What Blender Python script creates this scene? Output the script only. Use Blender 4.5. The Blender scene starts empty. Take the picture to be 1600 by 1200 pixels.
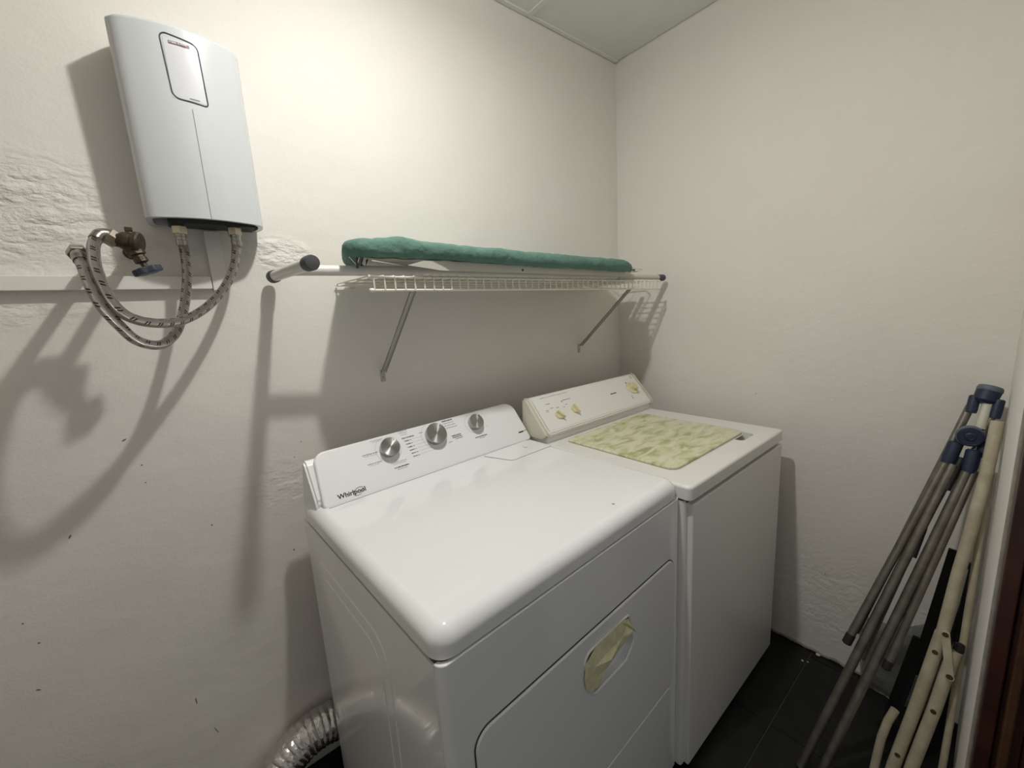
import bpy, bmesh, math, random
from mathutils import Vector, Matrix, noise
random.seed(7)
S = bpy.context.scene
COL = S.collection
PI = math.pi

# ------------------------------------------------------------------ camera
def cam_axes(yaw, pitch, roll):
    d = Vector((math.sin(yaw)*math.cos(pitch), math.cos(yaw)*math.cos(pitch), math.sin(pitch)))
    r = d.cross(Vector((0, 0, 1))).normalized(); u = r.cross(d)
    return math.cos(roll)*r + math.sin(roll)*u, -math.sin(roll)*r + math.cos(roll)*u, d
cd = bpy.data.cameras.new('camera'); cam = bpy.data.objects.new('camera', cd); COL.objects.link(cam)
r_, u_, d_ = cam_axes(0.6719, -0.1757, -0.0599)
M = Matrix((r_, u_, -d_)).transposed().to_4x4(); M.translation = Vector((-1.7662, -1.3056, 1.4037))
cam.matrix_world = M
cd.sensor_width = 36; cd.lens = 637.39*36/1600; cd.clip_start = 0.01
S.camera = cam

# ------------------------------------------------------------------ world, exposure, lamp
w = bpy.data.worlds.new('world'); S.world = w; w.use_nodes = True
w.node_tree.nodes['Background'].inputs[0].default_value = (0.95, 0.97, 1.0, 1)
w.node_tree.nodes['Background'].inputs[1].default_value = 0.26
S.view_settings.view_transform = 'Standard'; S.view_settings.look = 'None'
S.view_settings.exposure = -0.06; S.view_settings.gamma = 1.0
S.view_settings.use_curve_mapping = False
LAMP = (-1.32, -0.70, 2.41)
ld = bpy.data.lights.new('lamp_light', 'POINT'); ld.energy = 8.3; ld.shadow_soft_size = 0.036
ld.color = (1.0, 0.975, 0.93)
lo = bpy.data.objects.new('lamp_light', ld); COL.objects.link(lo); lo.location = LAMP
# the bulb throws more light downward than sideways: the same source, its downward part
l2 = bpy.data.lights.new('lamp_downlight', 'AREA'); l2.shape = 'DISK'; l2.size = 0.05; l2.energy = 9.5; l2.color = ld.color
l2o = bpy.data.objects.new('lamp_downlight', l2); COL.objects.link(l2o); l2o.location = (LAMP[0], LAMP[1], LAMP[2]-0.004)

# ------------------------------------------------------------------ materials
def mat(name, col, rough=0.5, metal=0.0, var=0.0, vscale=8, bump=0.0, bscale=60, coat=0.0, spec=None, dirt=None, trans=0.0, rvar=0.0, aniso=0):
    m = bpy.data.materials.new(name); m.use_nodes = True
    nt = m.node_tree; N = nt.nodes; L = nt.links; b = N['Principled BSDF']
    b.inputs['Base Color'].default_value = (*col, 1); b.inputs['Roughness'].default_value = rough
    b.inputs['Metallic'].default_value = metal
    b.inputs['Coat Weight'].default_value = coat
    if spec is not None: b.inputs['Specular IOR Level'].default_value = spec
    if trans: b.inputs['Transmission Weight'].default_value = trans
    if aniso: b.inputs['Anisotropic'].default_value = aniso
    tc = N.new('ShaderNodeTexCoord')
    if var > 0 or dirt:
        n = N.new('ShaderNodeTexNoise'); n.inputs['Scale'].default_value = vscale; n.inputs['Detail'].default_value = 5
        L.new(tc.outputs['Object'], n.inputs['Vector'])
        r = N.new('ShaderNodeValToRGB'); r.color_ramp.elements[0].position = 0.35; r.color_ramp.elements[1].position = 0.68
        c0 = dirt if dirt else tuple(c*(1-var) for c in col)
        r.color_ramp.elements[0].color = (*c0, 1); r.color_ramp.elements[1].color = (*col, 1)
        L.new(n.outputs['Fac'], r.inputs['Fac']); L.new(r.outputs['Color'], b.inputs['Base Color'])
        if rvar:
            mr = N.new('ShaderNodeMapRange'); mr.inputs[3].default_value = rough-rvar; mr.inputs[4].default_value = rough+rvar
            L.new(n.outputs['Fac'], mr.inputs[0]); L.new(mr.outputs[0], b.inputs['Roughness'])
    if bump > 0:
        n2 = N.new('ShaderNodeTexNoise'); n2.inputs['Scale'].default_value = bscale; n2.inputs['Detail'].default_value = 4
        L.new(tc.outputs['Object'], n2.inputs['Vector'])
        bp = N.new('ShaderNodeBump'); bp.inputs['Strength'].default_value = 1.0; bp.inputs['Distance'].default_value = bump
        L.new(n2.outputs['Fac'], bp.inputs['Height']); L.new(bp.outputs['Normal'], b.inputs['Normal'])
    return m

def node(nt, t, **kw):
    n = nt.nodes.new(t)
    for k, v in kw.items():
        if k.startswith('i'): n.inputs[int(k[1:])].default_value = v
        else: setattr(n, k, v)
    return n

def wall_mat(name, patches=(), spots=()):
    """painted plaster: rolled paint grain, slow unevenness, rough trowelled patches, chips and scuffs"""
    m = bpy.data.materials.new(name); m.use_nodes = True
    nt = m.node_tree; L = nt.links; b = nt.nodes['Principled BSDF']
    b.inputs['Roughness'].default_value = 0.62
    b.inputs['Specular IOR Level'].default_value = 0.35
    g = node(nt, 'ShaderNodeNewGeometry'); P = g.outputs['Position']
    def nz(scale, detail=4, rough=0.5, stretch=None):
        n = node(nt, 'ShaderNodeTexNoise'); n.inputs['Scale'].default_value = scale
        n.inputs['Detail'].default_value = detail; n.inputs['Roughness'].default_value = rough
        if stretch:
            mp = node(nt, 'ShaderNodeMapping'); mp.inputs['Scale'].default_value = stretch
            L.new(P, mp.inputs['Vector']); L.new(mp.outputs[0], n.inputs['Vector'])
        else: L.new(P, n.inputs['Vector'])
        return n.outputs['Fac']
    def math_(op, a, bb):
        n = node(nt, 'ShaderNodeMath', operation=op)
        for i, v in enumerate((a, bb)):
            if isinstance(v, (int, float)): n.inputs[i].default_value = v
            else: L.new(v, n.inputs[i])
        return n.outputs[0]
    fine = nz(160, 3); med = nz(22, 4, 0.55, (0.6, 0.6, 1.3)); big = nz(4, 3)
    h = math_('ADD', math_('MULTIPLY', fine, 0.0004), math_('ADD', math_('MULTIPLY', med, 0.0014), math_('MULTIPLY', big, 0.008)))
    pk = math_('GREATER_THAN', nz(70, 2), 0.70)
    h = math_('ADD', h, math_('MULTIPLY', pk, 0.0006))
    if patches:
        rough = nz(20, 6, 0.52, (0.75, 1, 1.25))
        rid = math_('ABSOLUTE', math_('SUBTRACT', rough, 0.5), 0)
        acc = None
        for (cx, cy, cz, rx, rz, amp) in patches:
            mp = node(nt, 'ShaderNodeMapping', vector_type='TEXTURE')
            mp.inputs['Location'].default_value = (cx, cy, cz); mp.inputs['Scale'].default_value = (rx, 10, rz)
            L.new(P, mp.inputs['Vector'])
            ln = node(nt, 'ShaderNodeVectorMath', operation='LENGTH'); L.new(mp.outputs[0], ln.inputs[0])
            mr = node(nt, 'ShaderNodeMapRange'); mr.inputs[1].default_value = 0.45; mr.inputs[2].default_value = 1.0
            mr.inputs[3].default_value = amp; mr.inputs[4].default_value = 0.0
            L.new(math_('ADD', ln.outputs['Value'], math_('MULTIPLY', math_('SUBTRACT', big, 0.5), 0.9)), mr.inputs[0])
            acc = mr.outputs[0] if acc is None else math_('MAXIMUM', acc, mr.outputs[0])
        h = math_('ADD', h, math_('MULTIPLY', math_('MULTIPLY', rid, acc), 0.026))
    bp = node(nt, 'ShaderNodeBump'); bp.inputs['Strength'].default_value = 1; bp.inputs['Distance'].default_value = 1.0
    L.new(h, bp.inputs['Height']); L.new(bp.outputs['Normal'], b.inputs['Normal'])
    # paint colour, slight cloudiness
    r = node(nt, 'ShaderNodeValToRGB'); r.color_ramp.elements[0].position = 0.3; r.color_ramp.elements[1].position = 0.7
    r.color_ramp.elements[0].color = (0.775, 0.74, 0.695, 1); r.color_ramp.elements[1].color = (0.785, 0.765, 0.71, 1)
    L.new(nz(3.0, 3), r.inputs['Fac'])
    c = r.outputs['Color']
    if spots:
        acc = None
        for (sx, sy, sz, rx, rz, rot) in spots:
            mp = node(nt, 'ShaderNodeMapping', vector_type='TEXTURE')
            mp.inputs['Location'].default_value = (sx, sy, sz)
            mp.inputs['Rotation'].default_value = (0, rot, 0)
            mp.inputs['Scale'].default_value = (rx*.62, 10 if sy == 0 else rx*.62, rz*.62)
            L.new(P, mp.inputs['Vector'])
            ln = node(nt, 'ShaderNodeVectorMath', operation='LENGTH'); L.new(mp.outputs[0], ln.inputs[0])
            lt = math_('LESS_THAN', ln.outputs['Value'], 1.0)
            acc = lt if acc is None else math_('MAXIMUM', acc, lt)
        mx = node(nt, 'ShaderNodeMix', data_type='RGBA'); L.new(acc, mx.inputs[0]); L.new(c, mx.inputs[6])
        mx.inputs[7].default_value = (0.20, 0.165, 0.13, 1); c = mx.outputs[2]
    L.new(c, b.inputs['Base Color'])
    return m

def hose_mat():
    m = bpy.data.materials.new('braided_steel'); m.use_nodes = True
    nt = m.node_tree; L = nt.links; b = nt.nodes['Principled BSDF']
    b.inputs['Metallic'].default_value = 0.95; b.inputs['Roughness'].default_value = 0.24
    uv = node(nt, 'ShaderNodeUVMap'); sp = node(nt, 'ShaderNodeSeparateXYZ'); L.new(uv.outputs[0], sp.inputs[0])
    def mth(op, a, bb=0.0):
        n = node(nt, 'ShaderNodeMath', operation=op)
        for i, v in enumerate((a, bb)):
            if isinstance(v, (int, float)): n.inputs[i].default_value = v
            else: L.new(v, n.inputs[i])
        return n.outputs[0]
    U, V = sp.outputs[0], sp.outputs[1]            # U 0..1 around, V metres along
    a1 = mth('SINE', mth('MULTIPLY', mth('ADD', mth('MULTIPLY', U, 18), mth('MULTIPLY', V, 330)), 2*PI))
    a2 = mth('SINE', mth('MULTIPLY', mth('SUBTRACT', mth('MULTIPLY', U, 18), mth('MULTIPLY', V, 330)), 2*PI))
    h = mth('MULTIPLY', a1, a2)
    bp = node(nt, 'ShaderNodeBump'); bp.inputs['Distance'].default_value = 0.0007; bp.inputs['Strength'].default_value = 1.0
    L.new(h, bp.inputs['Height']); L.new(bp.outputs[0], b.inputs['Normal'])
    # pairs of black dashes
    sv = mth('ADD', V, mth('MULTIPLY', U, 0.03))
    f = mth('FRACT', mth('MULTIPLY', sv, 1/0.024))
    d1 = mth('LESS_THAN', mth('ABSOLUTE', mth('SUBTRACT', f, 0.38)), 0.065)
    d2 = mth('LESS_THAN', mth('ABSOLUTE', mth('SUBTRACT', f, 0.60)), 0.065)
    uu = mth('FRACT', mth('MULTIPLY', U, 4))
    g = mth('LESS_THAN', mth('ABSOLUTE', mth('SUBTRACT', uu, 0.5)), 0.24)
    k = mth('MULTIPLY', mth('MAXIMUM', d1, d2), g)
    mx = node(nt, 'ShaderNodeMix', data_type='RGBA'); L.new(k, mx.inputs[0])
    mx.inputs[6].default_value = (0.46, 0.43, 0.40, 1); mx.inputs[7].default_value = (0.012, 0.012, 0.012, 1)
    L.new(mx.outputs[2], b.inputs['Base Color'])
    L.new(mth('MULTIPLY', mth('SUBTRACT', 1.0, k), 0.95), b.inputs['Metallic'])
    return m

def marble_mat():
    m = bpy.data.materials.new('yellowed_lid'); m.use_nodes = True
    nt = m.node_tree; L = nt.links; b = nt.nodes['Principled BSDF']; b.inputs['Roughness'].default_value = 0.42
    tc = node(nt, 'ShaderNodeTexCoord'); mp = node(nt, 'ShaderNodeMapping')
    mp.inputs['Rotation'].default_value = (0, 0, -0.35); mp.inputs['Scale'].default_value = (1, 2.6, 1)
    L.new(tc.outputs['Object'], mp.inputs[0])
    n = node(nt, 'ShaderNodeTexNoise'); n.inputs['Scale'].default_value = 14; n.inputs['Detail'].default_value = 7
    n.inputs['Distortion'].default_value = 0.7
    L.new(mp.outputs[0], n.inputs['Vector'])
    r = node(nt, 'ShaderNodeValToRGB'); cr = r.color_ramp
    cr.elements[0].position = 0.34; cr.elements[0].color = (0.38, 0.41, 0.20, 1)
    cr.elements[1].position = 0.60; cr.elements[1].color = (0.74, 0.71, 0.54, 1)
    e = cr.elements.new(0.46); e.color = (0.60, 0.61, 0.36, 1)
    L.new(n.outputs['Fac'], r.inputs[0])
    # stains fade toward the front right corner of the lid
    sp = node(nt, 'ShaderNodeSeparateXYZ'); L.new(tc.outputs['Object'], sp.inputs[0])
    a = node(nt, 'ShaderNodeMath', operation='MULTIPLY_ADD'); a.inputs[1].default_value = 1.6; a.inputs[2].default_value = 0.62
    L.new(sp.outputs[0], a.inputs[0])
    a2 = node(nt, 'ShaderNodeMath', operation='MULTIPLY_ADD'); a2.inputs[1].default_value = -1.2
    L.new(sp.outputs[1], a2.inputs[0]); L.new(a.outputs[0], a2.inputs[2])
    n3 = node(nt, 'ShaderNodeTexNoise'); n3.inputs['Scale'].default_value = 5; L.new(tc.outputs['Object'], n3.inputs['Vector'])
    a3 = node(nt, 'ShaderNodeMath', operation='ADD'); L.new(a2.outputs[0], a3.inputs[0]); L.new(n3.outputs['Fac'], a3.inputs[1])
    mr = node(nt, 'ShaderNodeMapRange'); mr.inputs[1].default_value = 0.40; mr.inputs[2].default_value = 0.85
    mr.inputs[3].default_value = 0.0; mr.inputs[4].default_value = 0.85
    L.new(a3.outputs[0], mr.inputs[0])
    mx = node(nt, 'ShaderNodeMix', data_type='RGBA'); L.new(mr.outputs[0], mx.inputs[0]); L.new(r.outputs[0], mx.inputs[6])
    mx.inputs[7].default_value = (0.68, 0.64, 0.52, 1)
    L.new(mx.outputs[2], b.inputs['Base Color'])
    return m

def brushed_mat():
    m = bpy.data.materials.new('spun_metal'); m.use_nodes = True
    nt = m.node_tree; L = nt.links; b = nt.nodes['Principled BSDF']
    b.inputs['Metallic'].default_value = 1; b.inputs['Roughness'].default_value = 0.34
    b.inputs['Base Color'].default_value = (0.42, 0.42, 0.42, 1)
    b.inputs['Anisotropic'].default_value = 0.9
    t = node(nt, 'ShaderNodeTangent', direction_type='RADIAL', axis='Z'); L.new(t.outputs[0], b.inputs['Tangent'])
    return m

MT = {}
MT['wall_back'] = wall_mat('painted_plaster_back',
    patches=[(-2.02, 0, 1.66, 0.22, 0.16, 1.0), (-1.80, 0, 1.585, 0.16, 0.07, 0.8), (-1.52, 0, 1.60, 0.09, 0.045, 1.0), (-1.60, 0, 0.95, 0.10, 0.10, 0.35), (-2.0, 0, 1.47, 0.12, 0.05, 0.5)],
    spots=[(-1.906, 0, 1.159, .008, .0028, -.5), (-2.029, 0, .962, .003, .008, .5), (-1.886, 0, 1.091, .003, .003, 0), (-1.886, 0, 1.046, .0025, .0025, 0),
           (-2.135, 0, .632, .007, .003, .6), (-1.885, 0, .417, .0025, .016, 0), (-1.858, 0, .30, .0018, .02, -.3), (-1.778, 0, .891, .003, .0035, 0),
           (-2.129, 0, .797, .003, .003, 0), (-2.115, 0, .74, .004, .003, 0), (-1.537, 0, 1.062, .002, .004, .3), (-1.56, 0, 1.02, .002, .003, .3), (-1.60, 0, .74, .003, .006, .3), (-2.10, 0, 1.19, .002, .002, 0)])
MT['wall'] = wall_mat('painted_plaster', patches=[(0, -0.95, 0.25, 3, 0.25, 0.25)], spots=[(0, -.66, 1.02, .004, .002, 0), (0, -.93, .35, .003, .004, 0)])
MT['ceil'] = mat('ceiling_board', (0.78, 0.79, 0.74), 0.7, var=0.03, bump=0.0005, bscale=90)
MT['ceilgap'] = mat('ceiling_void', (0.05, 0.05, 0.045), 0.9)
MT['tile'] = mat('black_floor_tile', (0.007, 0.007, 0.008), 0.42, spec=0.3, bump=0.0006, bscale=45, dirt=(0.012, 0.012, 0.012), vscale=14)
MT['grout'] = mat('grey_grout', (0.075, 0.075, 0.07), 0.9, var=0.3, vscale=40)
MT['white'] = mat('white_enamel', (0.86, 0.865, 0.865), 0.11, coat=0.3)
MT['whitep'] = mat('white_control_plastic', (0.85, 0.855, 0.855), 0.32)
MT['white2'] = mat('old_white_enamel', (0.80, 0.795, 0.76), 0.33, coat=0.1)
MT['cream'] = mat('yellowed_plastic', (0.66, 0.64, 0.53), 0.42, var=0.05)
MT['gap'] = mat('dark_gap', (0.06, 0.06, 0.06), 0.8)
MT['knob'] = mat('cream_knob_plastic', (0.76, 0.70, 0.46), 0.42, dirt=(0.68, 0.61, 0.38), vscale=50)
MT['marble'] = marble_mat()
MT['steel'] = brushed_mat()
MT['chrome'] = mat('chrome', (0.60, 0.60, 0.60), 0.18, 1.0)
MT['ferr'] = mat('crimped_steel', (0.36, 0.34, 0.31), 0.22, 1.0)
MT['nickel'] = mat('nickel_nut', (0.42, 0.38, 0.32), 0.35, 1.0, var=0.2, vscale=60)
MT['ivorynut'] = mat('pale_brass_nut', (0.60, 0.54, 0.42), 0.32, 0.8)
MT['brass'] = mat('tarnished_brass', (0.115, 0.085, 0.055), 0.5, 0.75, dirt=(0.05, 0.038, 0.03), vscale=90, bump=0.001, bscale=120)
MT['bluepl'] = mat('blue_valve_paint', (0.02, 0.045, 0.09), 0.5, bump=0.0015, bscale=140, dirt=(0.03, 0.04, 0.05), vscale=120)
MT['braid'] = hose_mat()
MT['ink'] = mat('black_print', (0.02, 0.02, 0.02), 0.5)
MT['greyink'] = mat('grey_print', (0.30, 0.30, 0.31), 0.5)
MT['paleink'] = mat('pale_grey_print', (0.50, 0.50, 0.51), 0.5)
MT['red'] = mat('dark_red_strip', (0.16, 0.045, 0.045), 0.4)
MT['frame'] = mat('dark_blue_grey_line', (0.075, 0.08, 0.10), 0.4)
MT['heater'] = mat('heater_white_plastic', (0.62, 0.64, 0.655), 0.24, coat=0.15)
MT['heaterp'] = mat('heater_white_panel', (0.65, 0.66, 0.69), 0.3)
MT['dark'] = mat('dark_plastic', (0.03, 0.03, 0.03), 0.6)
MT['green'] = mat('green_cotton', (0.115, 0.225, 0.185), 0.9, var=0.16, vscale=25, bump=0.006, bscale=38)
MT['foam'] = mat('grey_felt', (0.20, 0.20, 0.19), 0.95)
MT['ivorym'] = mat('grey_white_sheet_metal', (0.55, 0.54, 0.48), 0.45, var=0.06)
MT['wtube'] = mat('white_lacquered_tube', (0.72, 0.71, 0.66), 0.35)
MT['gcap'] = mat('charcoal_rubber', (0.065, 0.068, 0.075), 0.6)
MT['wire'] = mat('white_vinyl_wire', (0.84, 0.81, 0.71), 0.4, var=0.08)
MT['brace'] = mat('grey_white_bracket', (0.48, 0.48, 0.43), 0.5, var=0.1)
MT['foil'] = mat('aluminium_foil', (0.68, 0.66, 0.64), 0.26, 1.0, bump=0.004, bscale=55)
MT['tape'] = mat('yellow_masking_tape', (0.86, 0.83, 0.52), 0.42, var=0.2, vscale=60)
MT['rtube'] = mat('dull_steel_tube', (0.25, 0.235, 0.20), 0.36, 0.8, var=0.3, vscale=30, bump=0.0004, bscale=200)
MT['ptube'] = mat('pale_tube', (0.58, 0.57, 0.49), 0.35)
MT['navy'] = mat('navy_plastic', (0.016, 0.026, 0.062), 0.5, var=0.2, vscale=60)
MT['navyg'] = mat('grey_navy_plastic', (0.11, 0.13, 0.17), 0.55)  # paler, greyer navy for the top hub disc and lower hub rim
MT['black'] = mat('black_plastic', (0.010, 0.010, 0.012), 0.55)
MT['blackw'] = mat('black_webbing', (0.014, 0.015, 0.017), 0.8, bump=0.001, bscale=300)
MT['ivory'] = mat('stained_ivory_lacquer', (0.52, 0.48, 0.36), 0.36, dirt=(0.41, 0.36, 0.25), vscale=26, bump=0.0004, bscale=80)
MT['rust'] = mat('rusty_rivet', (0.10, 0.045, 0.015), 0.7, 0.3, var=0.4, vscale=200)
MT['bag'] = mat('clouded_polythene', (0.42, 0.43, 0.41), 0.25, trans=0.7, bump=0.006, bscale=26)
MT['wood'] = mat('dark_red_brown_varnish', (0.060, 0.017, 0.010), 0.35, dirt=(0.020, 0.007, 0.005), vscale=9, coat=0.2)
MT['woodg'] = mat('worn_brown_varnish', (0.085, 0.040, 0.014), 0.4, dirt=(0.045, 0.018, 0.008), vscale=12)
MT['plasterend'] = mat('bare_plaster_edge', (0.30, 0.27, 0.23), 0.8, var=0.25, vscale=30, bump=0.002, bscale=50)
MT['chip'] = mat('plaster_crumb', (0.60, 0.58, 0.52), 0.9)
MT['raceway'] = mat('white_pvc', (0.80, 0.78, 0.73), 0.45)

# ------------------------------------------------------------------ mesh helpers
def obj(name, bm, m, parent=None, smooth=True, ang=38, loc=None):
    bmesh.ops.recalc_face_normals(bm, faces=bm.faces)
    if smooth:
        lim = math.radians(ang)
        for f in bm.faces: f.smooth = True
        for e in bm.edges:
            if len(e.link_faces) == 2: e.smooth = e.calc_face_angle(0) < lim
    me = bpy.data.meshes.new(name); bm.to_mesh(me); bm.free()
    me.materials.append(m)
    o = bpy.data.objects.new(name, me); COL.objects.link(o)
    if parent: o.parent = parent
    if loc: o.location = loc
    if smooth and ang < 90:
        wn = o.modifiers.new('wn', 'WEIGHTED_NORMAL'); wn.keep_sharp = True; wn.weight = 90
    return o
def B(): return bmesh.new()
def thing(name, label, cat, loc=(0, 0, 0), rz=0, group=None):
    o = bpy.data.objects.new(name, None); COL.objects.link(o)
    o.empty_display_size = 0.05
    o.location = loc; o.rotation_euler = (0, 0, rz); o['label'] = label; o['category'] = cat
    if group: o['group'] = group
    return o
def tag(o, label, cat, group=None):
    o['label'] = label; o['category'] = cat
    if group: o['group'] = group
    return o
def struct(o): o['kind'] = 'structure'; return o
def box(bm, x0, x1, y0, y1, z0, z1, bev=0, T=None):
    vs = [bm.verts.new((x, y, z)) for x in (x0, x1) for y in (y0, y1) for z in (z0, z1)]
    fs = [bm.faces.new([vs[i] for i in q]) for q in ((0, 1, 3, 2), (4, 6, 7, 5), (0, 4, 5, 1), (2, 3, 7, 6), (0, 2, 6, 4), (1, 5, 7, 3))]
    if bev:
        es = list({e for f in fs for e in f.edges})
        r = bmesh.ops.bevel(bm, geom=es, offset=bev, segments=2, affect='EDGES', profile=0.5)
        vs = list({v for f in r['faces'] for v in f.verts} | {v for v in vs if v.is_valid})
    if T is not None: bmesh.ops.transform(bm, matrix=T, verts=vs)
    return vs
def round_poly(pts, rad, n=6):
    """rounded polygon, pts (u,v) counter-clockwise, rad per corner or one value"""
    out = []; k = len(pts)
    for i, p in enumerate(pts):
        r = rad[i] if isinstance(rad, (list, tuple)) else rad
        p = Vector(p); a = (Vector(pts[i-1])-p).normalized(); b = (Vector(pts[(i+1) % k])-p).normalized()
        if r <= 0: out.append(tuple(p)); continue
        half = a.angle(b)/2; t = r/math.tan(half)
        c = p + (a+b).normalized()*(r/math.sin(half))
        s = p+a*t-c; e = p+b*t-c
        a0 = math.atan2(s.y, s.x); a1 = math.atan2(e.y, e.x); d = (a1-a0+PI) % (2*PI)-PI
        for j in range(n+1):
            th = a0+d*j/n; out.append((c.x+r*math.cos(th), c.y+r*math.sin(th)))
    return out
def rrect(x0, x1, y0, y1, r, n=6): return round_poly([(x0, y0), (x1, y0), (x1, y1), (x0, y1)], r, n)
def inset(pts, d):
    k = len(pts); out = []
    for i in range(k):
        p = Vector(pts[i]); a = (p-Vector(pts[i-1])); b = (Vector(pts[(i+1) % k])-p)
        if a.length < 1e-9: a = b
        if b.length < 1e-9: b = a
        na = Vector((-a.y, a.x)).normalized(); nb = Vector((-b.y, b.x)).normalized()
        nn = (na+nb).normalized(); s = max(0.5, nn.dot(na))
        out.append(tuple(p+nn*(d/s)))
    return out
def slab(bm, pts, n0, n1, r1=0.0, r0=0.0, T=None, k=5):
    """extruded outline with rounded upper (r1) and lower (r0) edges"""
    lay = []
    if r0 > 0:
        for j in range(k+1):
            a = PI/2*j/k; lay.append((r0*(1-math.sin(a)), n0+r0*(1-math.cos(a))))
    else: lay.append((0, n0))
    if r1 > 0:
        for j in range(k+1):
            a = PI/2*j/k; lay.append((r1*(1-math.cos(a)), n1-r1*(1-math.sin(a))))
    else: lay.append((0, n1))
    rings = []
    for d, z in lay:
        q = inset(pts, d) if d > 1e-7 else pts
        rings.append([bm.verts.new((u, v, z)) for u, v in q])
    m = len(pts)
    for a, b in zip(rings, rings[1:]):
        for i in range(m): bm.faces.new((a[i], a[(i+1) % m], b[(i+1) % m], b[i]))
    bm.faces.new(rings[0][::-1]); bm.faces.new(rings[-1])
    vs = [v for r in rings for v in r]
    if T is not None: bmesh.ops.transform(bm, matrix=T, verts=vs)
    return vs
def frame_T(o, X, Y):
    X = Vector(X).normalized(); Y = Vector(Y); Y = (Y-X*Y.dot(X)).normalized(); Z = X.cross(Y)
    m = Matrix((X, Y, Z)).transposed().to_4x4(); m.translation = Vector(o); return m
def cyl(bm, a, b, r, r2=None, seg=20, cap=True, bev=0):
    a, b = Vector(a), Vector(b); r2 = r if r2 is None else r2
    d = (b-a).normalized(); h = Vector((0, 0, 1)) if abs(d.z) < .9 else Vector((1, 0, 0))
    u = d.cross(h).normalized(); v = d.cross(u); L = (b-a).length
    prof = [(0, r), (L, r2)] if not bev else [(0, r-bev), (bev*.3, r-bev*.3), (bev, r), (L-bev, r2), (L-bev*.3, r2-bev*.3), (L, r2-bev)]
    rings = [[bm.verts.new(a+d*t+(u*math.cos(2*PI*i/seg)+v*math.sin(2*PI*i/seg))*q) for i in range(seg)] for t, q in prof]
    for A, C in zip(rings, rings[1:]):
        for i in range(seg): bm.faces.new((A[i], A[(i+1) % seg], C[(i+1) % seg], C[i]))
    if cap: bm.faces.new(rings[0][::-1]); bm.faces.new(rings[-1])
def lathe(bm, o, axis, prof, seg=28):
    o = Vector(o); d = Vector(axis).normalized(); h = Vector((0, 0, 1)) if abs(d.z) < .9 else Vector((1, 0, 0))
    u = d.cross(h).normalized(); v = d.cross(u)
    rings = []
    for t, q in prof:
        rings.append([bm.verts.new(o+d*t+(u*math.cos(2*PI*i/seg)+v*math.sin(2*PI*i/seg))*max(q, 1e-4)) for i in range(seg)])
    for A, C in zip(rings, rings[1:]):
        for i in range(seg): bm.faces.new((A[i], A[(i+1) % seg], C[(i+1) % seg], C[i]))
    bm.faces.new(rings[0][::-1]); bm.faces.new(rings[-1])
def smooth_path(P, n=8):
    P = [Vector(p) for p in P]; Q = [2*P[0]-P[1]]+P+[2*P[-1]-P[-2]]; out = []
    for i in range(1, len(Q)-2):
        a, b, c, d = Q[i-1:i+3]
        for j in range(n):
            t = j/n
            out.append(0.5*((2*b)+(c-a)*t+(2*a-5*b+4*c-d)*t*t+(3*b-a-3*c+d)*t**3))
    out.append(P[-1]); return out
def tube(bm, P, r, seg=12, cap=True, uv=False, flat=None):
    """sweep; r number or function of (index fraction, arc length)"""
    P = [Vector(p) for p in P]; n = len(P)
    d0 = (P[1]-P[0]).normalized(); h = Vector((0, 0, 1)) if abs(d0.z) < .9 else Vector((1, 0, 0))
    u = d0.cross(h).normalized(); s = 0; rings = []; ss = []
    for i in range(n):
        d = (P[min(i+1, n-1)]-P[max(i-1, 0)]).normalized()
        u = (u-d*u.dot(d)).normalized(); v = d.cross(u)
        if i: s += (P[i]-P[i-1]).length
        q = r(i/(n-1), s) if callable(r) else r
        rings.append([bm.verts.new(P[i]+(u*math.cos(2*PI*k/seg)+v*math.sin(2*PI*k/seg))*q) for k in range(seg)]); ss.append(s)
    L = bm.loops.layers.uv.verify() if uv else None
    for i in range(n-1):
        A, C = rings[i], rings[i+1]
        for k in range(seg):
            f = bm.faces.new((A[k], A[(k+1) % seg], C[(k+1) % seg], C[k]))
            if L:
                for lp, (a, b) in zip(f.loops, ((k/seg, ss[i]), ((k+1)/seg, ss[i]), ((k+1)/seg, ss[i+1]), (k/seg, ss[i+1]))): lp[L].uv = (a, b)
    if cap: bm.faces.new(rings[0][::-1]); bm.faces.new(rings[-1])
def boolean(o, cut_bm, T=None):
    me = bpy.data.meshes.new('cut'); bmesh.ops.recalc_face_normals(cut_bm, faces=cut_bm.faces); cut_bm.to_mesh(me); cut_bm.free()
    c = bpy.data.objects.new('cut', me); COL.objects.link(c)
    p = o.parent; o.parent = None
    o.modifiers.clear(); md = o.modifiers.new('b', 'BOOLEAN'); md.object = c; md.operation = 'DIFFERENCE'; md.solver = 'EXACT'
    bpy.context.view_layer.update()
    nm = bpy.data.meshes.new_from_object(o.evaluated_get(bpy.context.evaluated_depsgraph_get()))
    o.modifiers.clear(); name = o.data.name; o.data = nm; nm.name = name
    b2 = bmesh.new(); b2.from_mesh(nm)
    for e in b2.edges:
        if len(e.link_faces) == 2: e.smooth = e.calc_face_angle(0) < math.radians(32)
    b2.to_mesh(nm); b2.free()
    wn = o.modifiers.new('wn', 'WEIGHTED_NORMAL'); wn.keep_sharp = True; wn.weight = 90
    bpy.data.objects.remove(c); o.parent = p
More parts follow.
